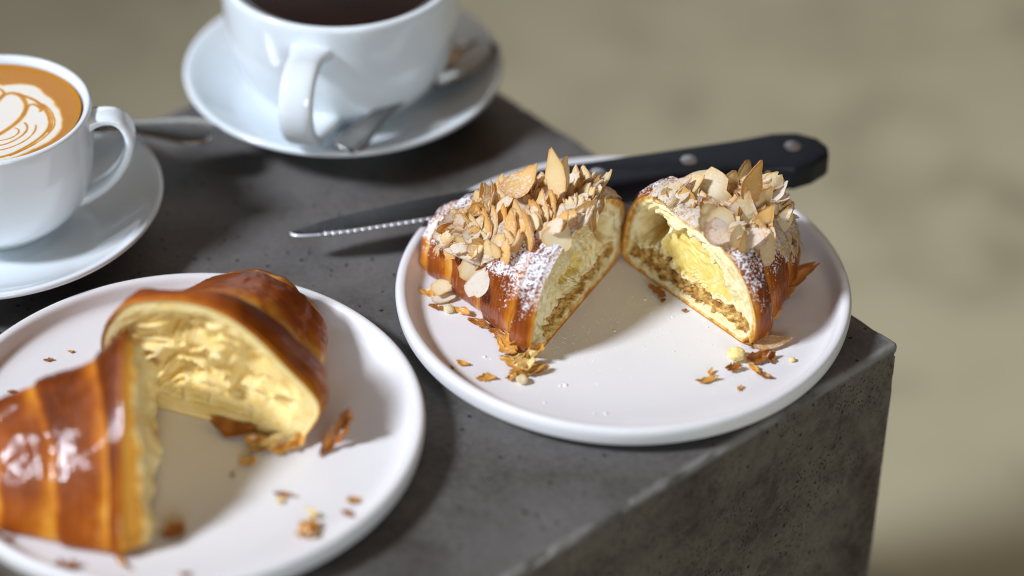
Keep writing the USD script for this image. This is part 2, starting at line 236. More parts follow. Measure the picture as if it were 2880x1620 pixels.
KX, KY, YAW, EDGE = .15215, -.03314, .72434, .3212
ta = np.array([math.cos(YAW), math.sin(YAW), 0]); tb = np.array([-math.sin(YAW), math.cos(YAW), 0]); TK = np.array([KX, KY, 0])
def make_table():
    def ticks(L, fine, mid):
        e = np.r_[np.linspace(0, .012, fine)]
        return np.r_[e, np.linspace(.012, L - .012, mid)[1:-1], L - e[::-1]]
    H = 0.42; X, Y, Z = ticks(EDGE, 16, 150), ticks(EDGE, 16, 150), ticks(H, 16, 130)
    fn = -tb; s0, s1 = (((TK - P) @ ta, -P[2]) for P in (on_plane(1768, 1449, TK, fn), on_plane(1728, 1526, TK, fn)))       # the cast-in slit under the front arris
    X = np.unique(np.round(np.r_[X, EDGE - np.arange(min(s0[0], s1[0]) - .003, max(s0[0], s1[0]) + .003, .0004)], 6)); Z = np.unique(np.round(np.r_[Z, H - np.arange(s0[1] - .003, s1[1] + .003, .0005)], 6))
    vs, fs, off = [], [], 0
    for axis, side in ((2, 1), (0, 1), (1, 0), (0, 0), (1, 1)):
        U, V = [(Y, Z), (X, Z), (X, Y)][axis]
        a, b = np.meshgrid(U, V, indexing='ij'); w = np.full(a.shape, (EDGE, EDGE, H)[axis] * side)
        p = {0: (w, a, b), 1: (a, w, b), 2: (a, b, w)}[axis]
        vs.append(np.stack(p, -1).reshape(-1, 3)); fs.append(grid_faces(*a.shape, flip=False) + off); off += a.size
    v = np.vstack(vs); f = np.vstack(fs)
    dims = np.array([EDGE, EDGE, H])
    n1 = fbm(v * 90, 4, 3); n2 = fbm(v * 340, 3, 5)
    r = .0022 + .0020 * sstep(.5, .75, n1) * sstep(.03, .005, H - v[:, 2])                      # the arris is worn unevenly
    q = np.clip(v, r[:, None], dims - r[:, None]); d = v - q; L = np.linalg.norm(d, axis=1)
    edge = (np.abs(d) > 1e-7).sum(1) >= 2
    out = np.where(edge[:, None], q + d / np.maximum(L, 1e-9)[:, None] * r[:, None], v)
    near = np.sort(np.minimum(v, dims - v), axis=1); ed = np.sqrt(near[:, 0] ** 2 + near[:, 1] ** 2)   # distance to the nearest arris
    chip = sstep(.05, .01, H - v[:, 2]) * sstep(.62, .72, fbm(v * 130, 3, 9)) * sstep(.010, .001, ed) * .0013
    cdir = (dims / 2 - v); cdir[:, 2] *= .6; cdir /= np.linalg.norm(cdir, axis=1)[:, None]
    rough = (n2 - .5) * .00035
    out = out + cdir * (chip + rough * sstep(.02, .0, ed))[:, None]
    wear = sstep(.0040, .0008, ed) * sstep(.40, .60, fbm(v * 60, 4, 12)) * .75
    # a cast-in slit on the front face
    s = np.stack([EDGE - v[:, 0], H - v[:, 2]], 1); front = v[:, 1] < 1e-6
    sl = seg_dist(s, np.array([s0, s1]), closed=False)
    out[:, 1] += np.where(front, .0022 * sstep(.0011, .0003, sl), 0)
    W = TK + (out[:, :1] - EDGE) * ta + out[:, 1:2] * tb + np.array([0, 0, -H]) + out[:, 2:] * np.array([0, 0, 1.])
    msh = trimesh.Trimesh(W, f, process=False)
    cen = TK - ta * EDGE / 2 + tb * EDGE / 2 + np.array([0, 0, -H / 2])
    flip = ((msh.triangles_center - cen) * msh.face_normals).sum(1) < 0
    f = f.copy(); f[flip] = f[flip][:, ::-1]
    side_ = sstep(.0015, .0045, H - v[:, 2])
    vv, inv = np.unique(np.round(W, 6), axis=0, return_inverse=True); inv = inv.ravel()
    wr = np.zeros(len(vv)); wr[inv] = wear
    fu = inv[f]; fu = fu[(fu[:, 0] != fu[:, 1]) & (fu[:, 1] != fu[:, 2]) & (fu[:, 0] != fu[:, 2])]
    sd = np.zeros(len(vv)); sd[inv] = side_
    return vv, fu, wr, sd
tv, tf, tw, tsd = make_table()
tc = TK - ta * EDGE / 2 + tb * EDGE / 2
tag(obj('concrete_table', (tv, tf), m_table, None, attrs={'wear': tw, 'cast': tsd}), 'dark grey cast concrete cube table with worn chipped edges under all the crockery', 'table')

# ------------------------------------------------------------------ plates
PR = .0900; PZ = .0046                                            # rim radius and the height of a plate's well
PL1, PL2 = (.0440, -.0122), (-.1217, -.0968)
def plate(c, label, seed):
    pr = [(0, .0014), (.070, .0014), (.0735, .0012), (.0745, .0006), (.0790, .0010), (.0862, .0022), (.0893, .0046), (.0900, .0080), (.0901, .0104), (.0893, .0121), (.0875, .0124), (.0858, .0116),
          (.0846, .0090), (.0832, .0064), (.0800, .0050), (.0740, .0046), (.050, .0046), (0, .0046)]
    v, f = lathe(pr, (c[0], c[1], 0), 240, wob=.0012)
    v[:, 2] += (fbm(v * np.array([28, 28, 10.]), 2, seed) - .5) * .0005 * sstep(.001, .006, v[:, 2])
    return tag(obj('dessert_plate', (v, f), m_plate), label, 'plate', 'white stoneware plates under the pastries')
plate(PL1, 'white stoneware plate holding the cut almond croissant, black handled knife across it', 1)
plate(PL2, 'white stoneware plate holding the torn plain croissant, nearest on the left', 2)

# ------------------------------------------------------------------ cups, saucers, coffee
def saucer(c, R, label):
    k = R / .070
    pr = [(0, .004), (.034, .004), (.0355, .0006), (.039, .0006), (.041, .0040), (.052, .0082), (.064, .0138), (.0690, .0166), (.0702, .0182), (.0694, .0196), (.0672, .0192), (.060, .0150), (.050, .0105), (.040, .0076), (.031, .0066), (.0295, .0058), (0, .0058)]
    return tag(obj('saucer', lathe([(r * k, z) for r, z in pr], (*c, 0), 200), m_porcelain), label, 'saucer', 'white saucers under the cups')
def cup(c, prof, handle, az, hw, ht, label):
    t = thing('coffee_cup', label, 'cup', (c[0], c[1], .0058), 'white coffee cups')
    obj('bowl', lathe(prof, (*c, 0), 200), m_porcelain, t)
    p = spline(handle, 60); d = np.array([math.cos(az), math.sin(az), 0]); s = np.array([-d[1], d[0], 0]); z = np.array([0, 0, 1.])
    path = np.array([c[0], c[1], 0]) + p[:, :1] * d + p[:, 1:] * z
    tg = np.gradient(path, axis=0); tg /= np.linalg.norm(tg, axis=1)[:, None]
    u = np.linspace(0, 1, 60); flare = 1 + .35 * (sstep(.16, 0, u) + sstep(.84, 1, u))
    sec = np.array([superellipse(hw / 2 * k, ht / 2 * (1 + (k - 1) * .6), 28, 2.8) for k in flare])
    obj('handle', sweep(path, [(s, np.cross(x, s)) for x in tg], sec), m_porcelain, t)
    return t
C1 = (-.0750, .1365); C2 = (-.2088, .0340); S2 = (-.2135, .0348)
saucer(C1, .0702, 'white saucer under the large cup of black coffee')
saucer(S2, .0702, 'white saucer under the small latte cup at the left edge')
cup(C1, [(0, .0090), (.026, .0090), (.0272, .0060), (.0310, .0060), (.0322, .0090), (.0375, .0125), (.0445, .0205), (.0490, .0320), (.0508, .0450), (.0516, .0580), (.0519, .0650), (.0516, .0680), (.0497, .0687), (.0474, .0672), (.0466, .0630), (.0462, .0520), (.0430, .0330), (.0350, .0200), (.026, .0135), (0, .0125)],
    [(.0480, .0555), (.0600, .0580), (.0720, .0560), (.0785, .0475), (.0780, .0365), (.0710, .0265), (.0600, .0205), (.0420, .0195)], math.radians(-100.5), .0145, .0060, 'large white cup brimming with black coffee, strap handle facing the camera')
cup(C2, [(0, .0085), (.016, .0085), (.0172, .0060), (.0205, .0060), (.0215, .0085), (.0270, .0120), (.0340, .0190), (.0382, .0300), (.0398, .0430), (.0403, .0540), (.0405, .0595), (.0403, .0615), (.0392, .0622), (.0376, .0614), (.0366, .0590), (.0358, .0500), (.0335, .0330), (.026, .0180), (.015, .0130), (0, .0125)],
    [(.0370, .0540), (.0435, .0572), (.0505, .0565), (.0545, .0500), (.0530, .0395), (.0475, .0300), (.0410, .0235), (.0300, .0190)], math.radians(2), .0108, .0046, 'small white latte cup with leaf foam art, cut off by the left edge')
def disc(c, R, z, nr=90, nt=240):
    r = np.linspace(0, 1, nr) * R; t = np.linspace(0, 2 * np.pi, nt, endpoint=False)
    return np.stack([c[0] + r[:, None] * np.cos(t), c[1] + r[:, None] * np.sin(t), np.broadcast_to(z + .0006 * sstep(R - .0018, R, r)[:, None], (nr, nt))], -1).reshape(-1, 3), grid_faces(nr, nt, True)
v, f = disc(C1, .0466, .0652, 60)
tag(obj('black_coffee', (v, f), m_coffee), 'black coffee filling the large cup to just under its rim', 'coffee')
# latte: crema with poured foam, its lines followed from the photograph onto the liquid's level
LZ = .0588
v, f = disc(C2, .0361, LZ, 170, 420)
def lp(pts): return np.array([at(x, y, LZ)[:2] for x, y in [(px * .2795, 100 + py * .2795) for px, py in pts]])
white = lp([(-900, 640), (-500, 520), (-200, 505), (30, 505), (200, 490), (320, 510), (420, 555), (520, 640), (590, 740), (628, 840), (610, 920), (560, 1000), (480, 1065), (380, 1120), (250, 1180), (100, 1240), (-100, 1285), (-400, 1290), (-800, 1200), (-1000, 900)])
P2 = v[:, :2]; wob = (fbm(v * 420, 3, 8) - .5) * .0012
foam = sstep(.0012, -.0010, seg_dist(P2 + (noise(np.c_[P2 * 200, P2[:, :1] * 0], 4)[:, None] - .5) * .0012, white) + wob)
lines = [([(-420, 600), (-200, 520), (-60, 520), (30, 560), (-10, 640)], .0007), ([(-20, 660), (30, 605), (100, 580), (180, 592), (238, 640), (262, 705), (240, 790), (170, 870), (80, 940), (-20, 1000), (-150, 1050)], .00105),
         ([(195, 590), (250, 610), (330, 640), (400, 690), (455, 750), (495, 830), (500, 900), (470, 960), (400, 1030), (280, 1110), (120, 1190), (-60, 1235)], .00075),
         ([(230, 800), (270, 730), (320, 692), (360, 700), (405, 760)], .0007), ([(430, 690), (500, 745), (545, 830), (545, 910), (500, 975), (420, 1045), (280, 1130), (100, 1210)], .0004),
         ([(300, 640), (390, 672), (465, 735), (520, 820), (525, 900), (485, 970)], .00035), ([(250, 880), (275, 930), (240, 990), (170, 1040), (60, 1090), (-60, 1110)], .0005),
         ([(360, 900), (350, 960), (300, 1020), (210, 1080), (90, 1130), (-50, 1160)], .0004), ([(150, 930), (190, 960), (150, 1010), (60, 1045), (-40, 1065)], .0004)]
for pts, w in lines:
    d = seg_dist(P2, spline(lp(pts), 40), closed=False); foam *= 1 - .92 * sstep(w * 1.7, w * .25, d + wob * .35)
foam = np.clip(foam - .16 * (fbm(v * 300, 3, 2) - .4), 0, 1)
m_latte = M('latte', {'g': ('geometry', {}), 'at': ('attribute', {'attribute': 'foam'}), 'n': ('noise_texture', {'scale': 900., 'detail': 3.}), 'f': ('math', {'math_type': 'multiply_add', 'value2': .18, 'value3': -.09}), 'a': ('math', {'math_type': 'add'}),
    'r': ('rgb_ramp', {'ramp': [(0., (.52, .205, .022)), (.25, (.74, .35, .055)), (.6, (.86, .66, .36)), (.9, (.88, .83, .74))]}), 'p': ('principled_bsdf', {'roughness': .28, 'subsurface_weight': .15, 'subsurface_scale': .002})},
    [('g.position', 'n.vector'), ('n.fac', 'f.value1'), ('at.fac', 'a.value1'), ('f.value', 'a.value2'), ('a.value', 'r.fac'), ('r.color', 'p.base_color')])
tag(obj('latte', (v, f), m_latte, attrs={'foam': foam}), 'latte with white leaf foam art on orange crema in the small cup', 'coffee')

# ------------------------------------------------------------------ spoons
def spoon(bowl, end, zb, ze, up_mid, label, wend=.0150, lean=0.0):
    """bowl centre and handle end in plan; two parts"""
    bowl, end = np.array(bowl), np.array(end); L = np.linalg.norm(end - bowl); d2 = (end - bowl) / L
    d = np.array([*d2, 0]); s = np.array([-d2[1], d2[0], 0]); t = thing('teaspoon', label, 'spoon', (*bowl, zb), 'steel teaspoons')
    # bowl: an egg-shaped shell
    a, b, dep = .0225, .0155, .0070
    r = np.linspace(0, 1, 22); th = np.linspace(0, 2 * np.pi, 72, endpoint=False)
    R, T = np.meshgrid(r, th, indexing='ij'); x = a * R * np.cos(T); y = b * R * np.sin(T) * (1 - .16 * np.cos(T)); zz = dep * R ** 2.4 + .0004
    sl = np.array([math.cos(lean), 0, math.sin(lean)])
    def put(x, y, z): return np.array([*bowl, zb]) + (x * 1)[..., None] * d + y[..., None] * (s * math.cos(lean) + np.array([0, 0, math.sin(lean)])) + z[..., None] * np.array([0, 0, 1.])
    top = put(x, y, zz).reshape(-1, 3); bot = put(x * 1.015, y * 1.02, zz - .0011).reshape(-1, 3)
    n = len(top); fa = grid_faces(22, 72, True); k = np.arange(72); e0 = 21 * 72 + k; e1 = 21 * 72 + (k + 1) % 72
    f = np.vstack([fa, fa[:, ::-1] + n, np.stack([e0, e1, e1 + n], 1)[:, ::-1], np.stack([e0, e1 + n, e0 + n], 1)[:, ::-1]])
    obj('bowl', (np.vstack([top, bot]), f), m_steel, t)
    # handle: a narrow neck that widens to a flat, slightly bent spatula end
    u = np.linspace(0, 1, 50); x0 = a * .92
    xs = x0 + (L - x0) * u; z = np.interp(u, [0, .12, .55, 1], [zb + dep * .85, zb + dep + .004, zb + up_mid, ze]); z = np.convolve(np.pad(z, 4, 'edge'), np.ones(9) / 9, 'valid')
    w = np.interp(u, [0, .08, .35, .62, .88, .97, 1], [.0085, .0068, .0062, .0080, wend, wend * .94, wend * .62]) / 2; h = np.interp(u, [0, .1, .6, 1], [.0014, .0026, .0018, .0020]) / 2
    path = np.array([*bowl, 0]) + xs[:, None] * d + z[:, None] * np.array([0, 0, 1.]); tg = np.gradient(path, axis=0); tg /= np.linalg.norm(tg, axis=1)[:, None]
    sec = np.array([superellipse(ww, hh, 24, 3.2) for ww, hh in zip(w, h)])
    hm = sweep(path, [(s, np.cross(x, s)) for x in tg], sec)
    obj('handle', hm, m_steel, t, smooth=40)
    return t
spoon((-.0255, .1400), (-.0715, .0690), .0108, .0196, .0120, 'steel teaspoon lying on the large saucer beside the coffee cup', lean=.30)
spoon((-.2440, .0700), (-.1270, .0800), .0105, .0205, .0150, 'steel teaspoon behind the latte cup, only its handle end showing', wend=.0200)

# ------------------------------------------------------------------ knife laid across the right plate
kd = np.array([.9722, .2341, 0]); kn = np.array([-.2341, .9722, 0])
KO = .0368
def kpt(a, n, z): return a * kd + (n + KO) * kn + np.array([0, 0, z])
def kz(a): return np.interp(a, [-.085, .03, .15], [.0130, .0180, .0186])      # height of the blade's mid plane along the knife
t = thing('steak_knife', 'serrated steak knife with black riveted handle across the right plate', 'knife', kpt(.03, 0, .018))
spine = PchipInterpolator([-.0835, -.078, -.064, -.044, -.020, .010, .040], [.0010, .0030, .0062, .0082, .0096, .0098, .0096])
belly = PchipInterpolator([-.0835, -.081, -.074, -.060, -.030, .010, .040], [.0006, -.0014, -.0030, -.0046, -.0052, -.0054, -.0052])
A = np.linspace(-.0835, .036, 480); sp, be = spine(A), belly(A)
sc = np.abs(np.sin((A + .0702) / .0030 * np.pi)) ** .8 * sstep(-.0722, -.0700, A)
be = be + .0008 * (1 - sc) * sstep(-.0722, -.0700, A)
rows = []
for fr, th in ((0, .0002), (.12, .0003), (.2, .0007), (1, .0008)): rows.append(((be + (sp - be) * fr), th))
top = np.stack([np.array([kpt(a, n, kz(a) + th) for a, n in zip(A, r)]) for r, th in rows]); bot = np.stack([np.array([kpt(a, n, kz(a) - th) for a, n in zip(A, r)]) for r, th in rows])
ring = np.concatenate([top, bot[::-1]]).transpose(1, 0, 2)            # (along, around, 3)
V = ring.reshape(-1, 3); na = ring.shape[1]
F = list(grid_faces(len(A), na, True)); F += [[0, i + 1, i] for i in range(1, na - 1)]
bm = trimesh.Trimesh(V, np.array(F), process=False); bm.fix_normals()
obj('blade', bm, m_blade, t, smooth=20)
m_edge = plain('ground_edge', (.56, .57, .60), .5, 300, .05, metallic=.9)
E0 = np.array([kpt(a, n - .0001, kz(a) + .0001) for a, n in zip(A, be)]); E1 = np.array([kpt(a, n + .0009 * sc_ + .0004, kz(a) + .00085) for a, n, sc_ in zip(A, be, np.where(A < -.0722, .35, sc))])
E2 = E1 - np.array([0, 0, .0004]); q = np.concatenate([E0[:, None], E1[:, None], E2[:, None]], 1); ke = A < .0
obj('serrated_edge', (q[ke].reshape(-1, 3), grid_faces(ke.sum(), 3)), m_edge, t, smooth=False)
from shapely.geometry import Polygon, Point
def slab(poly, z0, z1, bev, rnd):
    """bevelled slab in the knife's plane; z rises with kz"""
    P = Polygon(poly).buffer(-rnd).buffer(rnd, 12).buffer(rnd, 12).buffer(-rnd).simplify(.0001)
    ext = np.array(P.exterior.segmentize(.0012).coords)[:-1]
    cen = np.array(P.centroid.coords[0]); nrm = np.roll(ext, -1, 0) - np.roll(ext, 1, 0); nrm = np.stack([nrm[:, 1], -nrm[:, 0]], 1); nrm /= np.linalg.norm(nrm, axis=1)[:, None]
    if Polygon(ext).exterior.is_ccw is False: nrm = -nrm
    lev = [(z0, bev), (z0 + bev * .35, bev * .35), (z0 + bev, 0), (z1 - bev, 0), (z1 - bev * .35, bev * .35), (z1, bev)]
    vs = [np.array([kpt(a, n, kz(a) + z) for a, n in ext - nrm * ins]) for z, ins in lev]
    m = len(ext); V = np.vstack(vs); F = list(grid_faces(len(lev), m, True))
    import shapely
    inner = ext - nrm * bev; tri = trimesh.creation.triangulate_polygon(Polygon(inner), engine='earcut')
    tv_, tf_ = tri; k = cKDTree(inner).query(tv_)[1]
    F += [list(k[x]) for x in tf_] + [list(k[x] + (len(lev) - 1) * m) for x in tf_]
    q = trimesh.Trimesh(V, np.array(F), process=False); q.fix_normals(); return q
hand = [(.020, .0102), (.040, .0106), (.075, .0112), (.110, .0122), (.124, .0135), (.134, .0118), (.1415, .0060), (.1440, -.0010), (.1425, -.0068), (.134, -.0120), (.1255, -.0140), (.118, -.0118), (.104, -.0092), (.080, -.0082), (.050, -.0082), (.030, -.0080), (.020, -.0076)]
grip = obj('handle', slab(hand, -.0060, .0062, .0020, .0025), m_grip, t, smooth=35)
for a, n in ((.0447, .0004), (.0840, .0010), (.1292, .0012)):
    P = np.array(Point(a, n).buffer(.0034, 16).exterior.coords)[:-1]; m = len(P)
    V = np.vstack([[kpt(x, y, kz(a) + .0050) for x, y in P], [kpt(x, y, kz(a) + .0064) for x, y in P], [kpt(a + (x - a) * .9, n + (y - n) * .9, kz(a) + .0066) for x, y in P], [kpt(a, n, kz(a) + .0067)]])
    F = list(grid_faces(3, m, True)) + [[3 * m, 2 * m + i, 2 * m + (i + 1) % m] for i in range(m)]
    obj('rivet', trimesh.Trimesh(V, np.array(F), process=False), m_rivet, grip, smooth=30)
bol = [(.0125, .0100), (.0200, .0102), (.0200, -.0076), (.0150, -.0066), (.0125, -.0058)]
obj('bolster', slab(bol, -.0050, .0050, .0012, .0008), m_steel, t, smooth=35)

# ------------------------------------------------------------------ croissant halves
def resample(poly, n):
    p = np.vstack([poly, poly[:1]]); t = np.r_[0, np.cumsum(np.linalg.norm(np.diff(p, axis=0), axis=1))]
    u = np.linspace(0, t[-1], n, endpoint=False); return np.stack([np.interp(u, t, p[:, k]) for k in (0, 1)], 1), t[-1]
class Half:
    """half a croissant: an outline on its upright cut plane, carried along the body towards the horn with shells that overlap"""
    def __init__(s, F, B, out_sign, outline_px=None, outline=None, depth=(), shift=(), width=(), height=(), seams=(), tilt=.0, amp=.09, seed=0, base_z=PZ, lift=0.0, sugar=0.0, bakeadd=0.0, round_=2, lay=.022, lumpy=.10, seamlight=.70):
        s.seamlight = seamlight
        s.lay = lay; s.lumpy = lumpy
        s.F, s.B = np.array(F, float), np.array(B, float); s.F[2] = s.B[2] = base_z
        s.e = s.B - s.F; s.W = np.linalg.norm(s.e); s.e /= s.W; s.n = out_sign * np.array([s.e[1], -s.e[0], 0])
        s.seed = seed; s.z0 = base_z
        o = np.array([s.to_face(*p) for p in outline_px]) if outline_px is not None else np.array(outline, float)
        for _ in range(round_): o = np.stack([.75 * o + .25 * np.roll(o, -1, 0), .25 * o + .75 * np.roll(o, -1, 0)], 1).reshape(-1, 2)
        if Polygon(o).exterior.is_ccw: o = o[::-1]
        s.NV = 400; s.o, s.per = resample(o, s.NV); s.o[:, 1] = np.maximum(s.o[:, 1], 0)
        s.c = np.array([(s.o[:, 0].min() + s.o[:, 0].max()) / 2, 0.0])
        s.K = [PchipInterpolator(*map(list, zip(*k))) for k in (depth, shift, width, height)]
        s.seams = np.array(seams); s.tilt, s.amp = tilt, amp; s.sugar = sugar; s.bakeadd = bakeadd
        s.NU = 260
        s.make_body()
    def to_face(s, px, py):
        P = on_plane(px, py, s.F, s.n); return np.array([(P - s.F) @ s.e, P[2] - s.z0])
    def pt(s, a, z, d=0.0):
        return s.F + np.asarray(a)[..., None] * s.e - np.asarray(d)[..., None] * s.n + np.asarray(z)[..., None] * np.array([0, 0, 1.])
    def make_body(s):
        u = np.linspace(0, 1, s.NU)[:, None] * np.ones((1, s.NV)); o = s.o[None] + np.zeros((s.NU, 1, 1))
        j = np.arange(s.NV) / s.NV; ang = np.arctan2(s.o[:, 1] - .45 * s.o[:, 1].max(), s.o[:, 0] - s.c[0])[None]
        hz = s.o[:, 1] / s.o[:, 1].max()
        ue = u + s.tilt * np.cos(ang) * sstep(.0, .15, u) + .012 * (noise(np.stack([u * 4, np.cos(ang) * 2 + u * 0, np.sin(ang) * 2 + u * 0], -1), s.seed) - .5) * 2 * sstep(0, .1, u)
        S = np.r_[-.02, s.seams, 1.02]; k = np.clip(np.searchsorted(S, ue, 'right') - 1, 0, len(S) - 2); t = np.clip((ue - S[k]) / (S[k + 1] - S[k]), 0, 1)
        t = np.where(k == 0, .35 + .65 * t, t)
        prof = (1 - (1 - t) ** 2.2) ; drop = sstep(.90, 1.0, t)
        r = 1 + s.amp * (prof * (1 - drop) - .55)
        r = np.where(k == len(S) - 2, 1 + s.amp * (prof - .55), r)
        r = 1 + (r - 1) * sstep(0, .04, u)
        # lamination and lumps
        pos = np.stack([u * 6, o[..., 0] * 60, o[..., 1] * 60], -1)
        lump = (fbm(pos, 3, s.seed + 3) - .5) * s.lumpy * sstep(0, .12, u)
        arc = j[None] * s.per
        lay = (fbm(np.stack([ue * 70, arc * 28 + u * 0, u * 0 + s.seed], -1), 3, s.seed + 5) - .5) * s.lay
        r = r + lump + lay * sstep(0, .05, u)
        d, sh, w, h = (K(u) for K in s.K)
        a = s.c[0] + sh + (o[..., 0] - s.c[0]) * w * r; z = o[..., 1] * h * (r if True else 1)
        z = np.where(o[..., 1] < .0012, o[..., 1] + .0001 + .0012 * np.abs(lump) * 6, z)
        d = d + (fbm(pos * 1.3, 2, s.seed + 9) - .5) * .003 * sstep(0, .1, u)
        s.V = s.pt(a, np.maximum(z, .0001), d).reshape(-1, 3)
        bake = .30 + .34 * prof * (1 - drop) + .26 * hz[None] - .30 * (1 - sstep(0, .05, u)) - s.seamlight * sstep(.40, .0, t) * (k > 0) * sstep(.30, .66, fbm(pos * .55 + 7, 3, s.seed + 13)) + (fbm(pos * .8, 3, s.seed + 7) - .5) * .5 + s.bakeadd
        bake = np.where(hz[None] < .04, .62, bake)
        sg = s.sugar * (.25 + .75 * sstep(.15, .75, hz))[None] * (.75 + .5 * noise(pos * .7, s.seed + 11))
        s.attrs = {'cr': np.stack([d, arc + 0 * u, np.clip(bake, 0, 1.2)], -1).reshape(-1, 3), 'sg': sg.ravel()}
        f = grid_faces(s.NU, s.NV, True)
        m = trimesh.Trimesh(s.V, f, process=False)
        if m.volume < 0 or ((m.triangles_center[:2000] - s.V.mean(0)) * m.face_normals[:2000]).sum() < 0: f = f[:, ::-1]
        s.f = f; s.tree = cKDTree(s.V[:, :2])
    def top(s, x, y, r=.0022):
        i = s.tree.query_ball_point([x, y], r)
        return s.V[i, 2].max() if i else s.z0
    def cap(s, zones, depth_fn, NS=130):
        """cut face; zones: [(part name, material, test(a, z, s))], the first that holds takes the triangle"""
        sc = np.linspace(1, 0, NS); cz = np.array([s.c[0], .42 * s.o[:, 1].max()])
        P = cz + sc[:, None, None] * (s.o[None] - cz); S = np.broadcast_to(sc[:, None], P.shape[:2])
        a, z = P[..., 0].ravel(), P[..., 1].ravel(); q = S.ravel()
        dep, ed = depth_fn(a, z, q)
        V = s.pt(a, z, dep * sstep(1.0, .965, q)); f = grid_faces(NS, s.NV, True)
        m = trimesh.Trimesh(V, f, process=False)
        if (m.face_normals[: s.NV * 20] @ s.n).mean() < 0: f = f[:, ::-1]
        fa, fz, fq = a[f].mean(1), z[f].mean(1), q[f].mean(1); left = np.ones(len(f), bool); n = meshkit.arrays((V, f), True)[2]
        for name, mat, test in zones:
            pick = left & (np.ones(len(f), bool) if test is None else test(fa, fz, fq)); left &= ~pick
            if not pick.any(): continue
            idx, inv = np.unique(f[pick], return_inverse=True)
            pr = obj(name, (V[idx], inv.reshape(-1, 3)), mat, s.t, True, {'ed': ed[idx]})
    def build(s, mat, label, cat, group=None, name='croissant_half'):
        s.t = thing(name, label, cat, tuple(s.pt(np.array(s.W / 2), np.array(0.), np.array(.02))), group)
        obj('crust', (s.V, s.f), mat, s.t, True, s.attrs)
        return s.t
def cells(P, scale, seed, k=2):
    """bread pores: distance to jittered cell centres, stretched along the layers"""
    q = np.asarray(P) * scale; i = np.floor(q); best = np.full(len(q), 9.)
    for dx in (-1, 0, 1):
        for dy in (-1, 0, 1):
            c = i + [dx, dy]; h = np.stack([noise(np.c_[c * 7.31 + .5, c[:, :1] * 0 + seed], seed + 1), noise(np.c_[c * 5.77 + .5, c[:, :1] * 0 + seed], seed + 2)], 1)
            best = np.minimum(best, np.linalg.norm(q - (c + h), axis=1))
    return best
def layered(a, z, q, c, H, seed, freq=9.0):
    """thin leaves of dough that follow the outline"""
    th = np.arctan2(z - .25 * H, (a - c) * .8); w = fbm(np.stack([th * 2.2, q * 3, 0 * q + seed], -1), 3, seed)
    x = (1 - q) * freq + w * 2.6
    return np.abs((x % 1.0) - .5) * 2                                                   # 1 on a leaf, 0 in a gap

# --- almond croissant, left half
def z1(p, ox=1150, oy=420, k=.4555): return [(ox + x * k, oy + y * k) for x, y in p]
A = Half(at(1500, 1012, PZ), at(1742, 728, PZ), 1, outline_px=z1([(782, 1296), (757, 1240), (752, 1190), (770, 1080), (792, 960), (820, 870), (852, 795), (905, 690), (960, 600), (1020, 510), (1085, 425), (1160, 345), (1215, 305), (1265, 298), (1320, 318), (1345, 365), (1342, 470), (1325, 570), (1296, 680), (1180, 830), (1050, 980), (930, 1120)]),
    depth=[(0, 0), (.15, .010), (.4, .028), (.6, .043), (.8, .058), (.93, .0675), (1, .0700)], shift=[(0, 0), (.15, .0005), (.4, .003), (.6, .004), (.8, .004), (.93, .0030), (1, .002)],
    width=[(0, 1), (.08, .98), (.22, .90), (.45, .72), (.60, .60), (.75, .48), (.88, .36), (.97, .20), (1, .0)], height=[(0, 1), (.1, 1.0), (.25, .96), (.45, .90), (.6, .82), (.75, .68), (.88, .54), (.97, .34), (1, .02)],
    seams=[.13, .40, .66, .83], tilt=.03, amp=.10, seed=21, sugar=.33, bakeadd=.20, seamlight=.40)
A.build(m_crust_sugar, 'sugared almond croissant half on the left of its plate, cut side turned right', 'croissant', name='almond_croissant_half', group='halves of the almond croissant')
HA = A.o[:, 1].max()
def pa(p): return np.array([A.to_face(*x) for x in z1(p)])
A_hole = pa([(1165, 440), (1190, 410), (1235, 400), (1262, 450), (1262, 540), (1225, 575), (1185, 560), (1165, 500)])
A_cust = pa([(1035, 635), (1062, 628), (1088, 670), (1110, 690), (1090, 740), (1030, 800), (960, 850), (950, 820), (1000, 740)])
A_brown = pa([(1290, 560), (1275, 640), (1200, 745), (1080, 905), (960, 1050), (880, 1160), (855, 1130), (900, 1010), (985, 905), (1090, 800), (1180, 700), (1230, 620), (1262, 575)])
A_base = pa([(782, 1296), (1296, 700), (1296, 640), (770, 1250)])
def depA(a, z, q):
    P = np.c_[a, z]; j = (fbm(np.c_[P * 380, P[:, :1] * 0], 4, 4) - .5) * .0050
    dh, dc, db = seg_dist(P, A_hole) + j * .4, seg_dist(P, A_cust) + j, seg_dist(P, A_brown) + j
    ly = layered(a, z, q, A.c[0], HA, 3, 8); f = fbm(np.c_[P * 420, P[:, :1] * 0], 4, 6)
    d = .0014 * sstep(.95, .82, q) * (1 - ly) + .0020 * (f - .45) * sstep(.99, .85, q) + .0008
    d = d * (1 - .6 * sstep(.0005, -.001, dc)) + .013 * sstep(.0012, -.004, dh) + .0042 * sstep(.0008, -.0012, dc) + .0016 * sstep(.0006, -.0010, db)
    ed = np.maximum(.75 * sstep(.965, .995, q), .38 * sstep(.87, .94, q)) - .25 * sstep(.001, -.003, dh)
    return d, ed
A.cap([('custard', m_custard, lambda a, z, q: (seg_dist(np.c_[a, z], A_cust) + (fbm(np.c_[a * 380, z * 380, a * 0], 4, 4) - .5) * .0050 < 0) & (q < .93)), ('almond_filling', m_paste, lambda a, z, q: (seg_dist(np.c_[a, z], A_brown) + (fbm(np.c_[a * 380, z * 380, a * 0], 4, 4) - .5) * .0050 < 0) & (q < .97)),
       ('crumb', m_crumb_white, None)], depA)

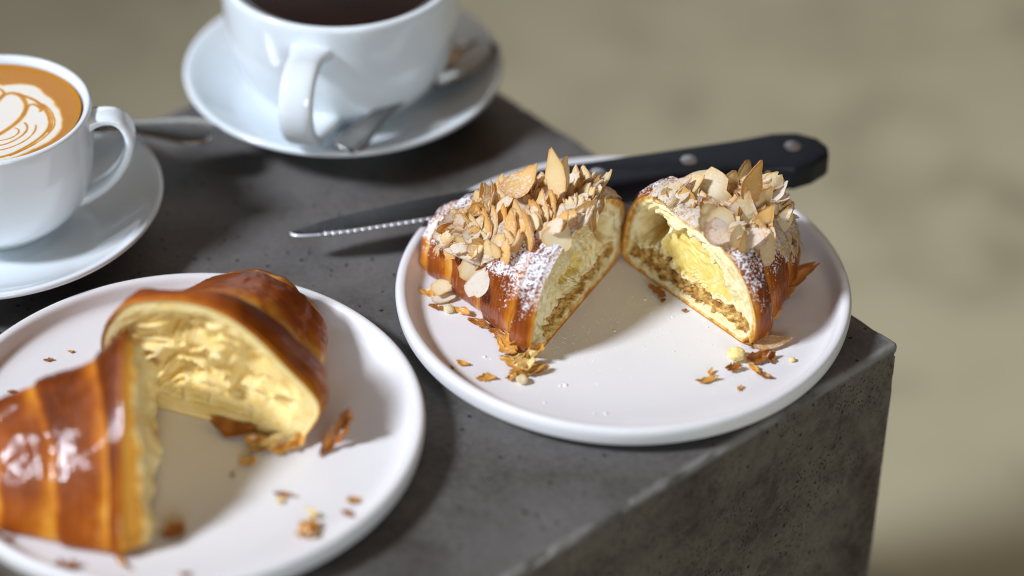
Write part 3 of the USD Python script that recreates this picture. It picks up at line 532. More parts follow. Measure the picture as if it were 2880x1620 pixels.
# --- almond croissant, right half
def z2(p): return z1(p, 1700, 420, .48309)
B = Half(at(2100, 975, PZ), at(1748, 729, PZ), -1, outline_px=z2([(838, 1148), (870, 1112), (884, 1050), (882, 980), (858, 880), (830, 800), (800, 735), (765, 670), (720, 600), (640, 515), (560, 462), (490, 428), (430, 392), (385, 345), (340, 302), (285, 268), (235, 258), (182, 285), (140, 350), (118, 440), (100, 560), (98, 640), (300, 805), (480, 935), (660, 1060)]),
    depth=[(0, 0), (.15, .009), (.4, .024), (.6, .036), (.8, .047), (.93, .0535), (1, .0560)], shift=[(0, 0), (.15, .001), (.4, .003), (.6, .0035), (.8, .004), (.93, .005), (1, .006)],
    width=[(0, 1), (.08, .985), (.22, .93), (.45, .78), (.60, .66), (.75, .54), (.88, .38), (.97, .2), (1, .0)], height=[(0, 1), (.1, 1.02), (.25, 1.0), (.45, .95), (.6, .88), (.75, .76), (.88, .58), (.97, .34), (1, .02)],
    seams=[.24, .52, .74, .88], tilt=-.03, amp=.10, seed=47, sugar=.27, bakeadd=.20, seamlight=.40)
B.build(m_crust_sugar, 'sugared almond croissant half on the right of its plate, custard filling showing', 'croissant', name='almond_croissant_half', group='halves of the almond croissant')
HB = B.o[:, 1].max()
def pb(p): return np.array([B.to_face(*x) for x in z2(p)])
B_hole = pb([(172, 420), (200, 378), (250, 366), (300, 388), (345, 430), (356, 480), (330, 520), (290, 560), (235, 560), (185, 520), (165, 470)])
B_cust = pb([(330, 560), (345, 510), (395, 478), (450, 480), (500, 520), (560, 590), (625, 680), (680, 765), (716, 845), (712, 890), (670, 880), (600, 850), (520, 790), (440, 735), (390, 690), (345, 625)])
B_brown = pb([(150, 545), (230, 590), (310, 610), (350, 650), (400, 715), (470, 765), (540, 810), (620, 870), (690, 915), (760, 950), (830, 1010), (850, 1080), (800, 1085), (700, 1010), (560, 915), (420, 820), (300, 735), (180, 650), (120, 600)])
def depB(a, z, q):
    P = np.c_[a, z]; j = (fbm(np.c_[P * 380, P[:, :1] * 0], 4, 14) - .5) * .0050
    dh, dc, db = seg_dist(P, B_hole) + j * .4, seg_dist(P, B_cust) + j, seg_dist(P, B_brown) + j
    ly = layered(a, z, q, B.c[0], HB, 5, 8); f = fbm(np.c_[P * 420, P[:, :1] * 0], 4, 16)
    d = .0013 * sstep(.95, .82, q) * (1 - ly) + .0020 * (f - .45) * sstep(.99, .85, q) + .0006
    slope = np.clip((z - .010) / .02, 0, 1)
    d = d * (1 - .6 * sstep(.0005, -.001, dc)) + .015 * sstep(.0010, -.005, dh) + (.0020 + .0034 * slope) * sstep(.0006, -.0008, dc) + .0014 * sstep(.0006, -.0010, db) + .0012 * (fbm(np.c_[P * 900, P[:, :1] * 0], 3, 2) - .5) * sstep(.001, -.001, db)
    ed = np.maximum(.75 * sstep(.965, .995, q), .36 * sstep(.88, .95, q)) - .30 * sstep(.001, -.003, dh)
    return d, ed
jb = lambda a, z: (fbm(np.c_[a * 380, z * 380, a * 0], 4, 14) - .5) * .0050
B.cap([('custard', m_custard, lambda a, z, q: (seg_dist(np.c_[a, z], B_cust) + jb(a, z) < 0)), ('almond_filling', m_paste, lambda a, z, q: (seg_dist(np.c_[a, z], B_brown) + jb(a, z) < 0) & (q < .975)), ('crumb', m_crumb_white, None)], depB)

# --- plain croissant, rear half, torn face towards the camera
def z3(p): return z1(p, 240, 740, .4141)
C = Half(at(842, 1247, PZ), at(300, 1112, PZ), 1 * -1, outline_px=z3([(1455, 1222), (1530, 1130), (1585, 1045), (1592, 975), (1560, 915), (1500, 845), (1400, 748), (1250, 592), (1085, 440), (905, 328), (730, 272), (590, 255), (450, 256), (300, 272), (210, 330), (130, 430), (102, 520), (108, 640), (120, 780), (160, 905), (480, 990), (900, 1105), (1200, 1185)]),
    depth=[(0, 0), (.15, .010), (.4, .028), (.6, .043), (.8, .058), (.93, .067), (1, .070)], shift=[(0, 0), (.15, 0.), (.4, .001), (.6, .002), (.8, .003), (.93, .003), (1, .003)],
    width=[(0, 1), (.08, .985), (.22, .91), (.45, .76), (.60, .67), (.75, .58), (.88, .46), (.97, .26), (1, .0)], height=[(0, 1), (.1, .99), (.25, .85), (.45, .68), (.6, .60), (.75, .53), (.88, .43), (.97, .26), (1, .02)],
    seams=[.34, .80], tilt=.05, amp=.07, seed=77, bakeadd=.10, lay=.016, seamlight=.5)
C.build(m_crust, 'plain croissant half torn open, hollow pale crumb facing the camera', 'croissant', name='plain_croissant_half', group='halves of the plain croissant')
HC = C.o[:, 1].max()
def pc(p): return np.array([C.to_face(*x) for x in z3(p)])
C_holes = [(pc([(440, 500), (500, 450), (570, 428), (650, 440), (745, 500), (690, 530), (560, 552), (460, 545)]), .010), (pc([(190, 520), (250, 470), (310, 450), (300, 510), (230, 560), (180, 600)]), .007), (pc([(480, 690), (600, 660), (760, 690), (850, 760), (860, 850), (720, 860), (600, 900), (490, 900)]), .006),
           (pc([(760, 870), (860, 885), (960, 925), (1060, 975), (980, 985), (860, 940), (770, 905)]), .006), (pc([(980, 700), (1060, 760), (1050, 850), (980, 880), (920, 820), (930, 740)]), .004), (pc([(960, 520), (1080, 590), (1150, 680), (1100, 690), (1010, 620), (940, 570)]), .0035),
           (pc([(1110, 820), (1170, 840), (1190, 920), (1140, 930), (1090, 880)]), .0035), (pc([(1180, 960), (1240, 980), (1250, 1050), (1190, 1060), (1150, 1010)]), .003)]
def depC(a, z, q):
    P = np.c_[a, z]; j = (fbm(np.c_[P * 260, P[:, :1] * 0], 3, 24) - .5) * .0030; inn = sstep(.86, .66, q)
    arc = np.c_[a * 120, (z + 7.0 * (a - C.c[0]) ** 2) * 215, a * 0]                                                   # sheets drawn out along the leaves of dough
    web = lambda n, w: np.exp(-((n - .5) / w) ** 2)
    w1, w2 = web(fbm(arc * .50 + 11, 2, 51), .050), web(fbm(arc * 1.2 + 5, 2, 53), .050)
    d = .0006 + inn * (.0008 + (.0036 + .0050 * fbm(arc * .35, 2, 55)) * (1 - np.maximum(w1, .5 * w2)))
    ly = layered(a, z, q, C.c[0], HC, 9, 10); d += .0013 * sstep(.93, .80, q) * (1 - ly) ** 2 * sstep(.35, .6, fbm(np.c_[P * 60, P[:, :1] * 0], 2, 5))
    lo = sstep(.015, .005, z) * sstep(.95, .90, q); d = d * (1 - .75 * lo) + lo * .0014 * np.abs(((z + .0009 * fbm(np.c_[P * 120, P[:, :1] * 0], 2, 6)) * 620 % 1) - .5) * 2
    for poly, dep in C_holes: d += .75 * dep * sstep(.0016, -.0030, seg_dist(P, poly) + j)
    d += .0006 * (fbm(np.c_[P * 420, P[:, :1] * 0], 3, 26) - .5) * sstep(.99, .9, q)
    return d, .66 * sstep(.975, .998, q) - .02
C.cap([('crumb', m_crumb, None)], depC, 150)

# --- plain croissant, front half, running out of the picture on the left
D = Half(at(352, 1566, PZ), at(352, 1566, PZ) + np.array([-.0045, .086, 0]), 1, outline=[(0, 0), (-.002, .004), (.001, .012), (.008, .022), (.017, .032), (.029, .041), (.042, .0485), (.052, .0545), (.060, .0530), (.070, .040), (.079, .026), (.085, .012), (.086, .003), (.083, 0), (.06, 0), (.04, 0), (.02, 0)],
    depth=[(0, 0), (.15, .010), (.4, .028), (.6, .042), (.8, .055), (.93, .0625), (1, .065)], shift=[(0, 0), (.15, .001), (.4, .0015), (.6, .0015), (.8, .001), (.93, .0), (1, .0)],
    width=[(0, 1), (.08, .985), (.22, .92), (.45, .79), (.60, .70), (.75, .58), (.88, .42), (.97, .22), (1, .0)], height=[(0, 1), (.06, .95), (.14, .85), (.25, .75), (.45, .65), (.6, .56), (.75, .47), (.88, .36), (.97, .21), (1, .02)],
    seams=[.13, .44, .74], tilt=-.09, amp=.042, seed=91, bakeadd=.20, lay=.016, lumpy=.055, seamlight=.42)
D.build(m_crust, 'glossy plain croissant half in front, its browned crust towards the camera', 'croissant', name='plain_croissant_half', group='halves of the plain croissant')
HD = D.o[:, 1].max()
def depD(a, z, q):
    P = np.c_[a, z]; f1, f2 = fbm(np.c_[P * 95, P[:, :1] * 0], 3, 36), fbm(np.c_[P * 170, P[:, :1] * 0], 4, 34)
    d = -(.0035 + .0105 * f1) * (1 - .55 * z / HD) * sstep(1.0, .90, q) * (1 - .35 * sstep(.85, .2, q)) + .0045 * (f2 - .5) * sstep(1, .90, q)
    return d, .62 * sstep(.84, .999, q) + .10
D.cap([('crumb', m_crumb, None)], depD, 110)

# ------------------------------------------------------------------ sliced almonds
def almond(P, Ldir, Ndir, L, W, bend=.15, thick=.0009, seed=0, broken=0.0):
    """one slice: pointed oval, slightly cupped; returns mesh and rim attribute"""
    Ld = np.array(Ldir, float); Ld /= np.linalg.norm(Ld); N = np.array(Ndir, float); N -= (N @ Ld) * Ld; N /= np.linalg.norm(N); S = np.cross(N, Ld)
    nt, rr = 22, np.array([0, .45, .78, 1.0]); th = np.linspace(0, 2 * np.pi, nt, endpoint=False); rnd = np.random.RandomState(seed)
    wob = 1 + .05 * np.sin(3 * th + rnd.rand() * 6) + .04 * rnd.randn(nt) * (1 + 3 * broken)
    x = np.cos(th); y = np.sin(th) * np.clip(1 - .42 * x, .3, 2) * (1 - .25 * np.clip(x, 0, 1) ** 2)
    if broken: x = np.minimum(x, 1 - broken * (1 + .3 * np.sin(5 * th)))
    X = np.outer(rr, x * wob) * L / 2; Y = np.outer(rr, y * wob) * W / 2
    Z = bend * (X ** 2 / (L / 2) - .2 * L) + .5 * bend * Y ** 2 / (W / 2)
    def put(dz): return (np.asarray(P) + X[..., None] * Ld + Y[..., None] * S + (Z + dz)[..., None] * N).reshape(-1, 3)
    tp = thick / 2 * np.array([1, 1, .9, .45])[:, None]
    V = np.vstack([put(tp), put(-tp)]); n = 4 * nt; f = grid_faces(4, nt, True); k = np.arange(nt); e0 = 3 * nt + k; e1 = 3 * nt + (k + 1) % nt
    F = np.vstack([f, f[:, ::-1] + n, np.stack([e0, e0 + n, e1 + n], 1), np.stack([e0, e1 + n, e1], 1)])
    rim = np.tile(np.repeat([-.1, .05, .25, .75], nt), 2)
    m = trimesh.Trimesh(V, F, process=False)
    if m.volume < 0: F = F[:, ::-1]
    return (V, F), rim
def put_almond(t, P, Ld, Nd, L, W, mat, **k):
    m, rim = almond(P, Ld, Nd, L, W, **k); return obj('almond_flake', m, mat, t, True, {'rim': rim})
def unit(v): v = np.asarray(v, float); return v / np.linalg.norm(v)
ZU = np.array([0, 0, 1.])
def mound(h, centre_line, rad, hgt, seed):
    """lumpy baked almond layer on the crown"""
    cl = np.array(centre_line); lo, hi = cl[:, :2].min(0) - rad * 1.2, cl[:, :2].max(0) + rad * 1.2
    X, Y = np.meshgrid(np.arange(lo[0], hi[0], .0008), np.arange(lo[1], hi[1], .0008), indexing='ij'); P = np.c_[X.ravel(), Y.ravel()]
    d = seg_dist(P, cl[:, :2], closed=False) + (fbm(np.c_[P * 150, P[:, :1] * 0], 3, seed) - .5) * .008
    base = np.array([h.top(x, y) for x, y in P]); ok = base > h.z0 + .004
    z = base - .0012 + hgt * np.sqrt(np.clip(1 - (d / rad) ** 2, 0, 1)) * (.5 + fbm(np.c_[P * 260, P[:, :1] * 0], 4, seed + 1)) + .0010 * (fbm(np.c_[P * 1100, P[:, :1] * 0], 3, seed + 2) - .5)
    keep = (d < rad) & ok; f = grid_faces(*X.shape, flip=True); f = f[keep[f].all(1)]
    idx, inv = np.unique(f, return_inverse=True)
    V = np.c_[P, z][idx]; m = trimesh.Trimesh(V, inv.reshape(-1, 3), process=False)
    F = inv.reshape(-1, 3)
    if m.face_normals[:, 2].mean() < 0: F = F[:, ::-1]
    F = F[np.abs(m.face_normals[:, 2]) > .34]; idx, inv = np.unique(F, return_inverse=True); V, F = V[idx], inv.reshape(-1, 3)
    obj('almond_crust', (V, F), m_meringue, h.t, True, {'rim': .2 + .6 * fbm(V * 300, 3, seed + 4)})
# left half: a crest of slices standing like pages, with a ragged paste between
rs = np.random.RandomState(5)
lineA = np.array([at(1275, 690, .034), at(1370, 600, .041), at(1500, 545, .046), at(1610, 525, .049), at(1680, 530, .049)])
mound(A, lineA, .0150, .0030, 61)
axA = unit((lineA[-1] - lineA[0]) * [1, 1, 0]); sdA = unit(np.cross(ZU, axA)); midA = lineA[2]
def hit(h, px, py, near=.0):
    """point of the crust under a pixel, moved towards the lens; None beside it"""
    d = FW + RT * (px - CW / 2) / FPX - UP * (py - CH / 2) / FPX; d /= np.linalg.norm(d)
    for z in np.arange(.066, .008, -.0008):
        P = CP + d * (z - CP[2]) / d[2]
        if h.top(P[0], P[1], .002) >= z: return P - d * near
    return None
def hp(px, py, off, mid, sd):
    """point seen at a pixel on the upright plane through a crest, moved sideways by off (positive: to the back)"""
    return on_plane(px, py, mid + sd * off, sd)
def on_crust(h, px, py, near, other):
    P = hit(h, px, py, near); return other if P is None else P
PAGES = [(1338, 612, 96), (1362, 640, 92), (1384, 632, 80), (1408, 622, 78), (1434, 640, 84), (1458, 618, 100), (1481, 648, 98), (1503, 606, 96), (1522, 592, 88), (1546, 588, 80), (1568, 570, 70), (1590, 562, 64), (1610, 556, 60)]
for i, (px, py, tl) in enumerate(PAGES):
    a = math.radians(tl); put_almond(A.t, on_crust(A, px, py, .004, hp(px, py, 0., midA, sdA)), RT * math.cos(a) + UP * math.sin(a) * 1.0, -axA * 1.0 - FW * rs.uniform(.25, .6) + UP * rs.uniform(-.2, .3), rs.uniform(.0140, .0170), rs.uniform(.0075, .0095), m_alm[[1, 1, 0, 1, 1, 0][i % 6]], bend=rs.uniform(.05, .3), seed=400 + i, broken=[0, 0, 0, .2][i % 4])
for i in range(60):                                       # behind and between: tips of the next rows
    u = (i + .5) / 60; px = 1335 + 330 * u + rs.uniform(-8, 8); py = np.interp(px, [1330, 1400, 1480, 1560, 1670], [575, 545, 520, 520, 510]) + rs.uniform(-6, 34)
    a = math.radians(rs.uniform(55, 115) - 20 * u); put_almond(A.t, on_crust(A, px, py, rs.uniform(.002, .006), hp(px, py, rs.uniform(-.002, .008), midA, sdA)), RT * math.cos(a) + UP * math.sin(a), -axA * rs.choice([1, -1]) - FW * rs.uniform(.1, 1.1) + UP * rs.uniform(-.2, .6), rs.uniform(.0100, .0145), rs.uniform(.0065, .0090), m_alm[rs.choice([0, 1, 2, 2])], bend=rs.uniform(-.25, .25), seed=440 + i, broken=rs.choice([0, 0, .25]))
for i in range(74):                                       # sugared slices heaped flat on the left shoulder
    px = rs.uniform(1246, 1356); py = rs.uniform(np.interp(px, [1246, 1356], [640, 575]), np.interp(px, [1246, 1356], [682, 712]))
    a = math.radians(rs.uniform(-50, 70)); put_almond(A.t, on_crust(A, px, py, rs.uniform(.001, .007), hp(px, py, rs.uniform(-.004, .006), midA, sdA)), RT * math.cos(a) + UP * math.sin(a), ZU * .3 - FW * .1 - axA * .5 + .9 * rs.randn(3), rs.uniform(.0065, .0115), rs.uniform(.0042, .0075), m_alm[rs.choice([0, 1, 2, 2])], bend=rs.uniform(-.3, .3), seed=500 + i, broken=rs.choice([0, .3, .4]))
for i in range(40):                                       # broken, splintery ends towards the cut
    px, py = rs.uniform(1600, 1692), rs.uniform(505, 610); py = min(py, 660 - (px - 1600) * .75)
    a = math.radians(rs.uniform(20, 85)); put_almond(A.t, on_crust(A, px, py, rs.uniform(.001, .005), hp(px, py, rs.uniform(-.004, .004), midA, sdA)), RT * math.cos(a) + UP * math.sin(a), -axA * .6 + UP * rs.uniform(.1, 1.) - FW * .3 + .3 * rs.randn(3), rs.uniform(.009, .0145), rs.uniform(.0055, .0085), m_alm[rs.choice([0, 2, 3, 2])], bend=rs.uniform(-.3, .3), seed=560 + i, broken=rs.choice([.2, .35]))
for i in range(90):                                       # thin slivers packed between the pages and over the front of the heap
    px = rs.uniform(1262, 1660); lo = np.interp(px, [1262, 1400, 1500, 1600, 1660], [700, 712, 665, 630, 590]); hi = np.interp(px, [1262, 1360, 1500, 1660], [610, 560, 530, 520]); py = rs.uniform(hi, lo)
    P = hit(A, px, py, rs.uniform(.001, .0065))
    if P is None: continue
    a = math.radians(np.interp(px, [1262, 1420, 1660], [70, 86, 62]) + rs.uniform(-38, 38)); put_almond(A.t, P, RT * math.cos(a) + UP * math.sin(a), -axA * rs.uniform(.3, 1.) - FW * rs.uniform(.1, .9) + UP * rs.uniform(-.2, .7), rs.uniform(.0070, .0120), rs.uniform(.0042, .0070), m_alm[rs.choice([0, 1, 2, 2, 3])], bend=rs.uniform(-.2, .35), seed=900 + i, broken=rs.choice([0, .2, .35]), thick=.0008)
nA = A.n
def key_almond(h, px, py, z, tilt_px, L, W, Nd, mat, **k):
    """a slice one can name, seen at a pixel and lying at height z"""
    a = math.radians(tilt_px); put_almond(h.t, on_crust(h, px, py, .0022, at(px, py, z)), RT * math.cos(a) + UP * math.sin(a), Nd, L, W, mat, **k)
key_almond(A, 1561, 482, .060, 100, .0185, .0080, -FW + RT * -.5, m_alm[0], bend=.1, seed=3)
key_almond(A, 1583, 492, .057, 80, .0150, .0070, -FW + RT * .9, m_alm[2], bend=.1, seed=4)
key_almond(A, 1467, 510, .054, 40, .0170, .0100, -FW + UP * .6, m_alm[1], bend=.3, seed=7)
key_almond(A, 1349, 790, .0255, 58, .0135, .0080, -FW + UP * .45, m_alm[2], bend=.1, seed=9, broken=.2)
key_almond(A, 1332, 756, .0290, 15, .0110, .0090, -FW + UP * .3, m_alm[3], bend=.2, seed=10, broken=.3)
key_almond(A, 1572, 662, .0400, 60, .0125, .0110, -FW + RT * .2 + UP * .2, m_alm[3], bend=.1, seed=11)
key_almond(A, 1292, 702, .0310, -25, .0140, .0080, -FW + UP * 1.1, m_alm[2], bend=-.3, seed=12)
key_almond(A, 1334, 722, .0310, -28, .0140, .0080, -FW + UP * 1.0, m_alm[2], bend=-.3, seed=13)
# right half: big slices towards the cut, a fan of thin ones behind
lineB = np.array([at(1880, 575, .047), at(1960, 535, .052), at(2060, 520, .053), at(2150, 560, .048), at(2200, 600, .043)])
mound(B, lineB, .0140, .0030, 67)
axB = unit((lineB[-1] - lineB[0]) * [1, 1, 0]); sdB = unit(np.cross(ZU, axB)); midB = lineB[2]
for i in range(54):                                                                                  # back and filling: sugared slices at all angles
    px = rs.uniform(1900, 2190); py = np.interp(px, [1890, 1950, 2080, 2200], [530, 505, 505, 570]) + rs.uniform(0, 60)
    a = math.radians(rs.uniform(20, 120)); put_almond(B.t, on_crust(B, px, py, rs.uniform(0, .004), hp(px, py, rs.uniform(-.002, .006), midB, sdB)), RT * math.cos(a) + UP * math.sin(a), ZU * .5 - FW * .5 + .6 * rs.randn(3), rs.uniform(.008, .0120), rs.uniform(.0055, .0080), m_alm[rs.choice([0, 1, 3, 2])], bend=rs.uniform(-.3, .3), seed=600 + i, broken=rs.choice([0, .3, .4]))
for i in range(24):                                                                                  # splinters by the cut on the left
    px, py = rs.uniform(1875, 1990), 0; py = np.interp(px, [1875, 1990], [545, 620]) + rs.uniform(-40, 18)
    a = math.radians(rs.uniform(0, 180)); put_almond(B.t, on_crust(B, px, py, rs.uniform(.0005, .003), hp(px, py, 0., midB, sdB)), RT * math.cos(a) + UP * math.sin(a), -FW + .8 * rs.randn(3), rs.uniform(.004, .008), rs.uniform(.003, .005), m_alm[rs.choice([3, 3, 2, 1])], bend=rs.uniform(-.3, .3), seed=640 + i, broken=rs.choice([.2, .35]))
for i in range(70):                                                                                  # thin slivers overlapping down the near side
    px = rs.uniform(1985, 2215); lo = np.interp(px, [1985, 2060, 2140, 2215], [640, 685, 690, 640]); py = rs.uniform(520, lo); P = hit(B, px, py, rs.uniform(.001, .005))
    if P is None: continue
    a = math.radians(np.interp(px, [1985, 2100, 2215], [-60, 80, 35]) + rs.uniform(-35, 35)); put_almond(B.t, P, RT * math.cos(a) + UP * math.sin(a), -FW * rs.uniform(.4, 1.) + RT * rs.uniform(-.5, .8) + UP * rs.uniform(0, .8), rs.uniform(.0080, .0130), rs.uniform(.0050, .0080), m_alm[rs.choice([0, 3, 1, 1, 3])], bend=rs.uniform(-.2, .35), seed=1100 + i, broken=rs.choice([0, .2, .35]), thick=.0008)
for i, (px, py, tl, L, W, nx, ny, mi, bd, br) in enumerate([(1985, 508, 12, .0200, .0120, -.2, 1.1, 3, -.3, 0), (2010, 560, -66, .0230, .0150, -.5, .35, 3, -.45, .2), (2086, 606, 75, .0190, .0145, .2, .1, 0, .15, 0), (2096, 505, 82, .0165, .0085, .5, .1, 0, .1, 0), (2120, 512, 72, .0175, .0095, .8, .2, 1, .1, 0), (2136, 525, 62, .0150, .0080, 1., .3, 0, .1, 0),
        (2150, 545, 52, .0160, .0090, 1.1, .5, 2, .1, 0), (2140, 575, 60, .0165, .0095, .7, .3, 0, .15, 0), (2150, 615, 55, .0130, .0070, .3, .3, 1, .2, 0), (1940, 520, 40, .0150, .0090, -.3, .9, 0, .2, .2), (2050, 530, 70, .0150, .0095, .6, .5, 0, .2, 0)]):
    a = math.radians(tl); put_almond(B.t, on_crust(B, px, py, .0045, hp(px, py, -.002, midB, sdB)), RT * math.cos(a) + UP * math.sin(a), -FW + RT * nx + UP * ny, L, W, m_alm[mi], bend=bd, seed=700 + i, broken=br, thick=.0012)
for i in range(16):                                                                                  # the thin fan at the right end
    u = (i % 8) / 7.; key_almond(B, 2168 + 40 * u + rs.uniform(-9, 9) - 16 * (i // 8), 506 + 100 * u + rs.uniform(-8, 8), .052 - .012 * u, 32 - 26 * u + rs.uniform(-22, 22), rs.uniform(.0085, .0125), rs.uniform(.0055, .0080), -FW * rs.uniform(.1, .7) + UP * rs.uniform(.5, 1.) + RT * rs.uniform(-.1, .6), m_alm[rs.choice([0, 1, 2])], bend=rs.uniform(-.1, .3), seed=200 + i, broken=rs.choice([0, .2, .35]))
key_almond(B, 2035, 640, .0435, -50, .0170, .0110, -FW + RT * .1 + UP * .2, m_alm[3], bend=.1, seed=33, thick=.0012)
key_almond(B, 2030, 668, .0400, -20, .0160, .0080, -FW + RT * .2 + UP * .5, m_alm[1], bend=.3, seed=34)
key_almond(B, 2112, 668, .0410, 22, .0160, .0085, -FW + UP * .5, m_alm[1], bend=.1, seed=35)
key_almond(B, 2160, 698, .0370, 84, .0140, .0062, -FW + RT * .2, m_alm[0], bend=.05, seed=36)

# ------------------------------------------------------------------ flakes of crust and crumbs
def flake(P, L, W, yaw, curl=.6, tilt=0., roll=0., seed=0, thick=.00035):
    """torn leaf of crust: crumpled, curled sheet with ragged outline"""
    rnd = np.random.RandomState(seed); nu, nv = 11, 7
    u, w = np.meshgrid(np.linspace(-1, 1, nu), np.linspace(-1, 1, nv), indexing='ij')
    env = (1 - .75 * np.abs(u) ** 1.7) * (1 + .18 * rnd.randn(nu)[:, None]); lag = .22 * rnd.randn(nv)[None] * np.sign(u) * np.abs(u)
    x = (u + lag * .5) * L / 2; y = w * env * W / 2 + .12 * W * np.sin(2.2 * u + rnd.rand() * 6)
    z = curl * (u ** 2) * L * .35 + curl * .35 * w ** 2 * W * env ** 2 + (fbm(np.stack([u * 1.7 + 9, w * 1.4 + 5, 0 * u + seed], -1), 2, seed) - .5) * .5 * W
    c, s_ = math.cos(tilt), math.sin(tilt); x, z = x * c - z * s_, x * s_ + z * c
    c, s_ = math.cos(roll), math.sin(roll); y, z = y * c - z * s_, y * s_ + z * c
    z = z - z.min() + thick
    c, s_ = math.cos(yaw), math.sin(yaw); X = np.stack([P[0] + x * c - y * s_, P[1] + x * s_ + y * c, P[2] + z], -1).reshape(-1, 3)
    m = trimesh.Trimesh(X, grid_faces(nu, nv), process=False); n = m.vertex_normals; k = len(X); f = grid_faces(nu, nv)
    b = np.r_[np.arange(nv), np.arange(1, nu) * nv + nv - 1, (nu - 1) * nv + np.arange(nv - 2, -1, -1), np.arange(nu - 2, 0, -1) * nv]; b2 = np.roll(b, -1)
    F = np.vstack([f, f[:, ::-1] + k, np.stack([b, b2 + k, b2], 1), np.stack([b, b + k, b2 + k], 1)])
    q = trimesh.Trimesh(np.vstack([X + n * thick / 2, X - n * thick / 2]), F, process=False); q.fix_normals(); return q
def nub(P, r, seed, sq=(1, 1, .7)):
    m = trimesh.creation.icosphere(3, 1.0); v = m.vertices; v = v * (r * (.65 + .7 * fbm(v * 1.6 + seed, 3, seed)))[:, None] * np.array(sq)
    v[:, 2] -= v[:, 2].min(); return v + np.asarray(P), np.array(m.faces)
def crumb_thing(name, label, px, py, mesh_fn, mat, cat='crumb', group=None, z=PZ + .0001):
    tag(obj(name, mesh_fn(at(px, py, z)), mat, None, 35), label, cat, group or ('flakes of crust fallen on the plates' if cat == 'flake' else 'crumbs fallen on the right plate'))
G, BR, PA = m_flake
for px, py, L, W, yaw, curl, tl, rl, mat, lab in [
    (1301, 1026, .0052, .0024, -.4, .3, 0, 0, G, 'small golden pastry flake lying on the plate near its front left rim'),
    (1264, 1037, .0040, .0018, -.6, .5, .1, 0, BR, 'brown pastry sliver against the front left rim of the right plate'),
    (1366, 1066, .0076, .0030, .1, .5, 0, .5, G, 'folded golden flake in front of the left almond half'),
    (1438, 1067, .0046, .0036, .4, .3, 0, 0, G, 'golden flake touching the foot of the left almond half'),
    (1203, 830, .0062, .0034, -.5, .4, 0, .4, G, 'orange flake left of the left almond half, nearest its horn'),
    (1228, 868, .0058, .0024, -.25, .4, 0, .4, BR, 'orange brown flake left of the left almond half, below the loose almonds'),
    (2062, 1042, .0060, .0034, .2, .7, 0, .3, BR, 'brown flake just below the pale crumb in front of the right half'),
    (2126, 1012, .0098, .0046, .55, .9, .1, .5, BR, 'largest curled brown flake in front of the right almond half'),
    (2167, 1012, .0052, .0026, 1.1, 1.0, .2, .5, BR, 'small upright brown curl right of the largest curled flake'),
    (2124, 1042, .0060, .0022, -.9, .5, 0, .4, G, 'thin golden sliver under the largest curled flake'),
    (2150, 1060, .0056, .0024, -.3, .4, 0, .3, BR, 'pointed brown flake lowest among those below the right half'),
    (1999, 1050, .0034, .0018, 1.4, .5, .4, 0, G, 'tiny golden flake standing above the long sugared sliver'),
    (1987, 1072, .0088, .0026, .25, .4, 0, .3, G, 'long sugared golden sliver on the front middle of the right plate'),
    (2081, 1094, .0028, .0018, 1.2, .3, 0, 0, G, 'tiny golden crumb alone towards the front rim of the right plate'),
    (1864, 850, .0026, .0022, .4, .5, 0, 0, BR, 'dark brown crumb near the cut base of the right almond half'),
    (1925, 876, .0022, .0014, .2, .3, 0, 0, BR, 'tiny dark speck of crust under the cut face of the right half'),
    (798, 1394, .0062, .0020, -.15, .7, 0, .6, BR, 'thin arched brown flake in the middle of the left plate'),
    (790, 1412, .0034, .0026, .7, .3, 0, 0, PA, 'pale golden crumb beside the thin arched flake'),
    (864, 1498, .0094, .0074, .75, .5, 0, 0, G, 'large leaf shaped golden flake near the front right of the left plate'),
    (881, 1448, .0056, .0028, -.7, .7, .1, .2, PA, 'pale curled flake touching the top of the leaf shaped flake'),
    (994, 1412, .0046, .0036, .5, .3, 0, 0, G, 'triangular golden flake near the right rim of the left plate'),
    (979, 1450, .0050, .0030, -.5, .4, 0, 0, BR, 'small brown flake below the triangular one on the left plate'),
    (654, 1339, .0020, .0014, .3, .3, 0, 0, BR, 'tiny brown speck in the shadow on the left plate'),
    (12, 1524, .0060, .0030, .1, .4, 0, 0, BR, 'brown flake at the left picture edge below the front half'),
    (40, 1584, .0130, .0034, -.55, .6, 0, .2, PA, 'pale stringy strip of pastry at the lower left picture edge'),
    (175, 1606, .0100, .0060, .3, .5, 0, .1, BR, 'broad brown flake at the bottom picture edge below the front half'),
    (342, 1586, .0078, .0020, -1.0, .7, .1, .2, G, 'thin curved golden strand below the front half of the plain croissant'),
    (487, 1500, .0088, .0068, .9, .6, .2, .3, BR, 'dark flake in the shadow right beside the front plain half'),
    (522, 1618, .0040, .0020, .1, .3, 0, 0, BR, 'reddish speck at the bottom picture edge of the left plate'),
    (137, 1015, .0036, .0015, 0, .3, 0, 0, BR, 'dark brown crumb on the empty back left of the left plate'),
    (200, 991, .0022, .0013, .2, .3, 0, 0, G, 'faint golden crumb beside the dark crumb on the left plate'),
    (35, 1104, .0034, .0014, .1, .3, 0, 0, BR, 'small brown crumb near the left rim behind the front half'),
    (694, 1302, .0060, .0028, .4, .4, 0, .2, G, 'small golden flake under the front edge of the torn rear half')]:
    crumb_thing('pastry_flake', lab, px, py, lambda P: flake(P, L, W, yaw, curl, tl, rl, seed=int(px + 3 * py)), mat, 'flake')
crumb_thing('pastry_flake', 'tall upright brown shard of crust right of the torn croissant', 945, 1250, lambda P: flake(P, .0185, .0066, 1.35, .35, .9, .5, seed=12), BR, 'flake')
crumb_thing('pastry_crumb', 'pale yellow crumb lump in front of the right almond half', 2070, 1009, lambda P: nub(P, .0034, 5), m_crumb, 'crumb')
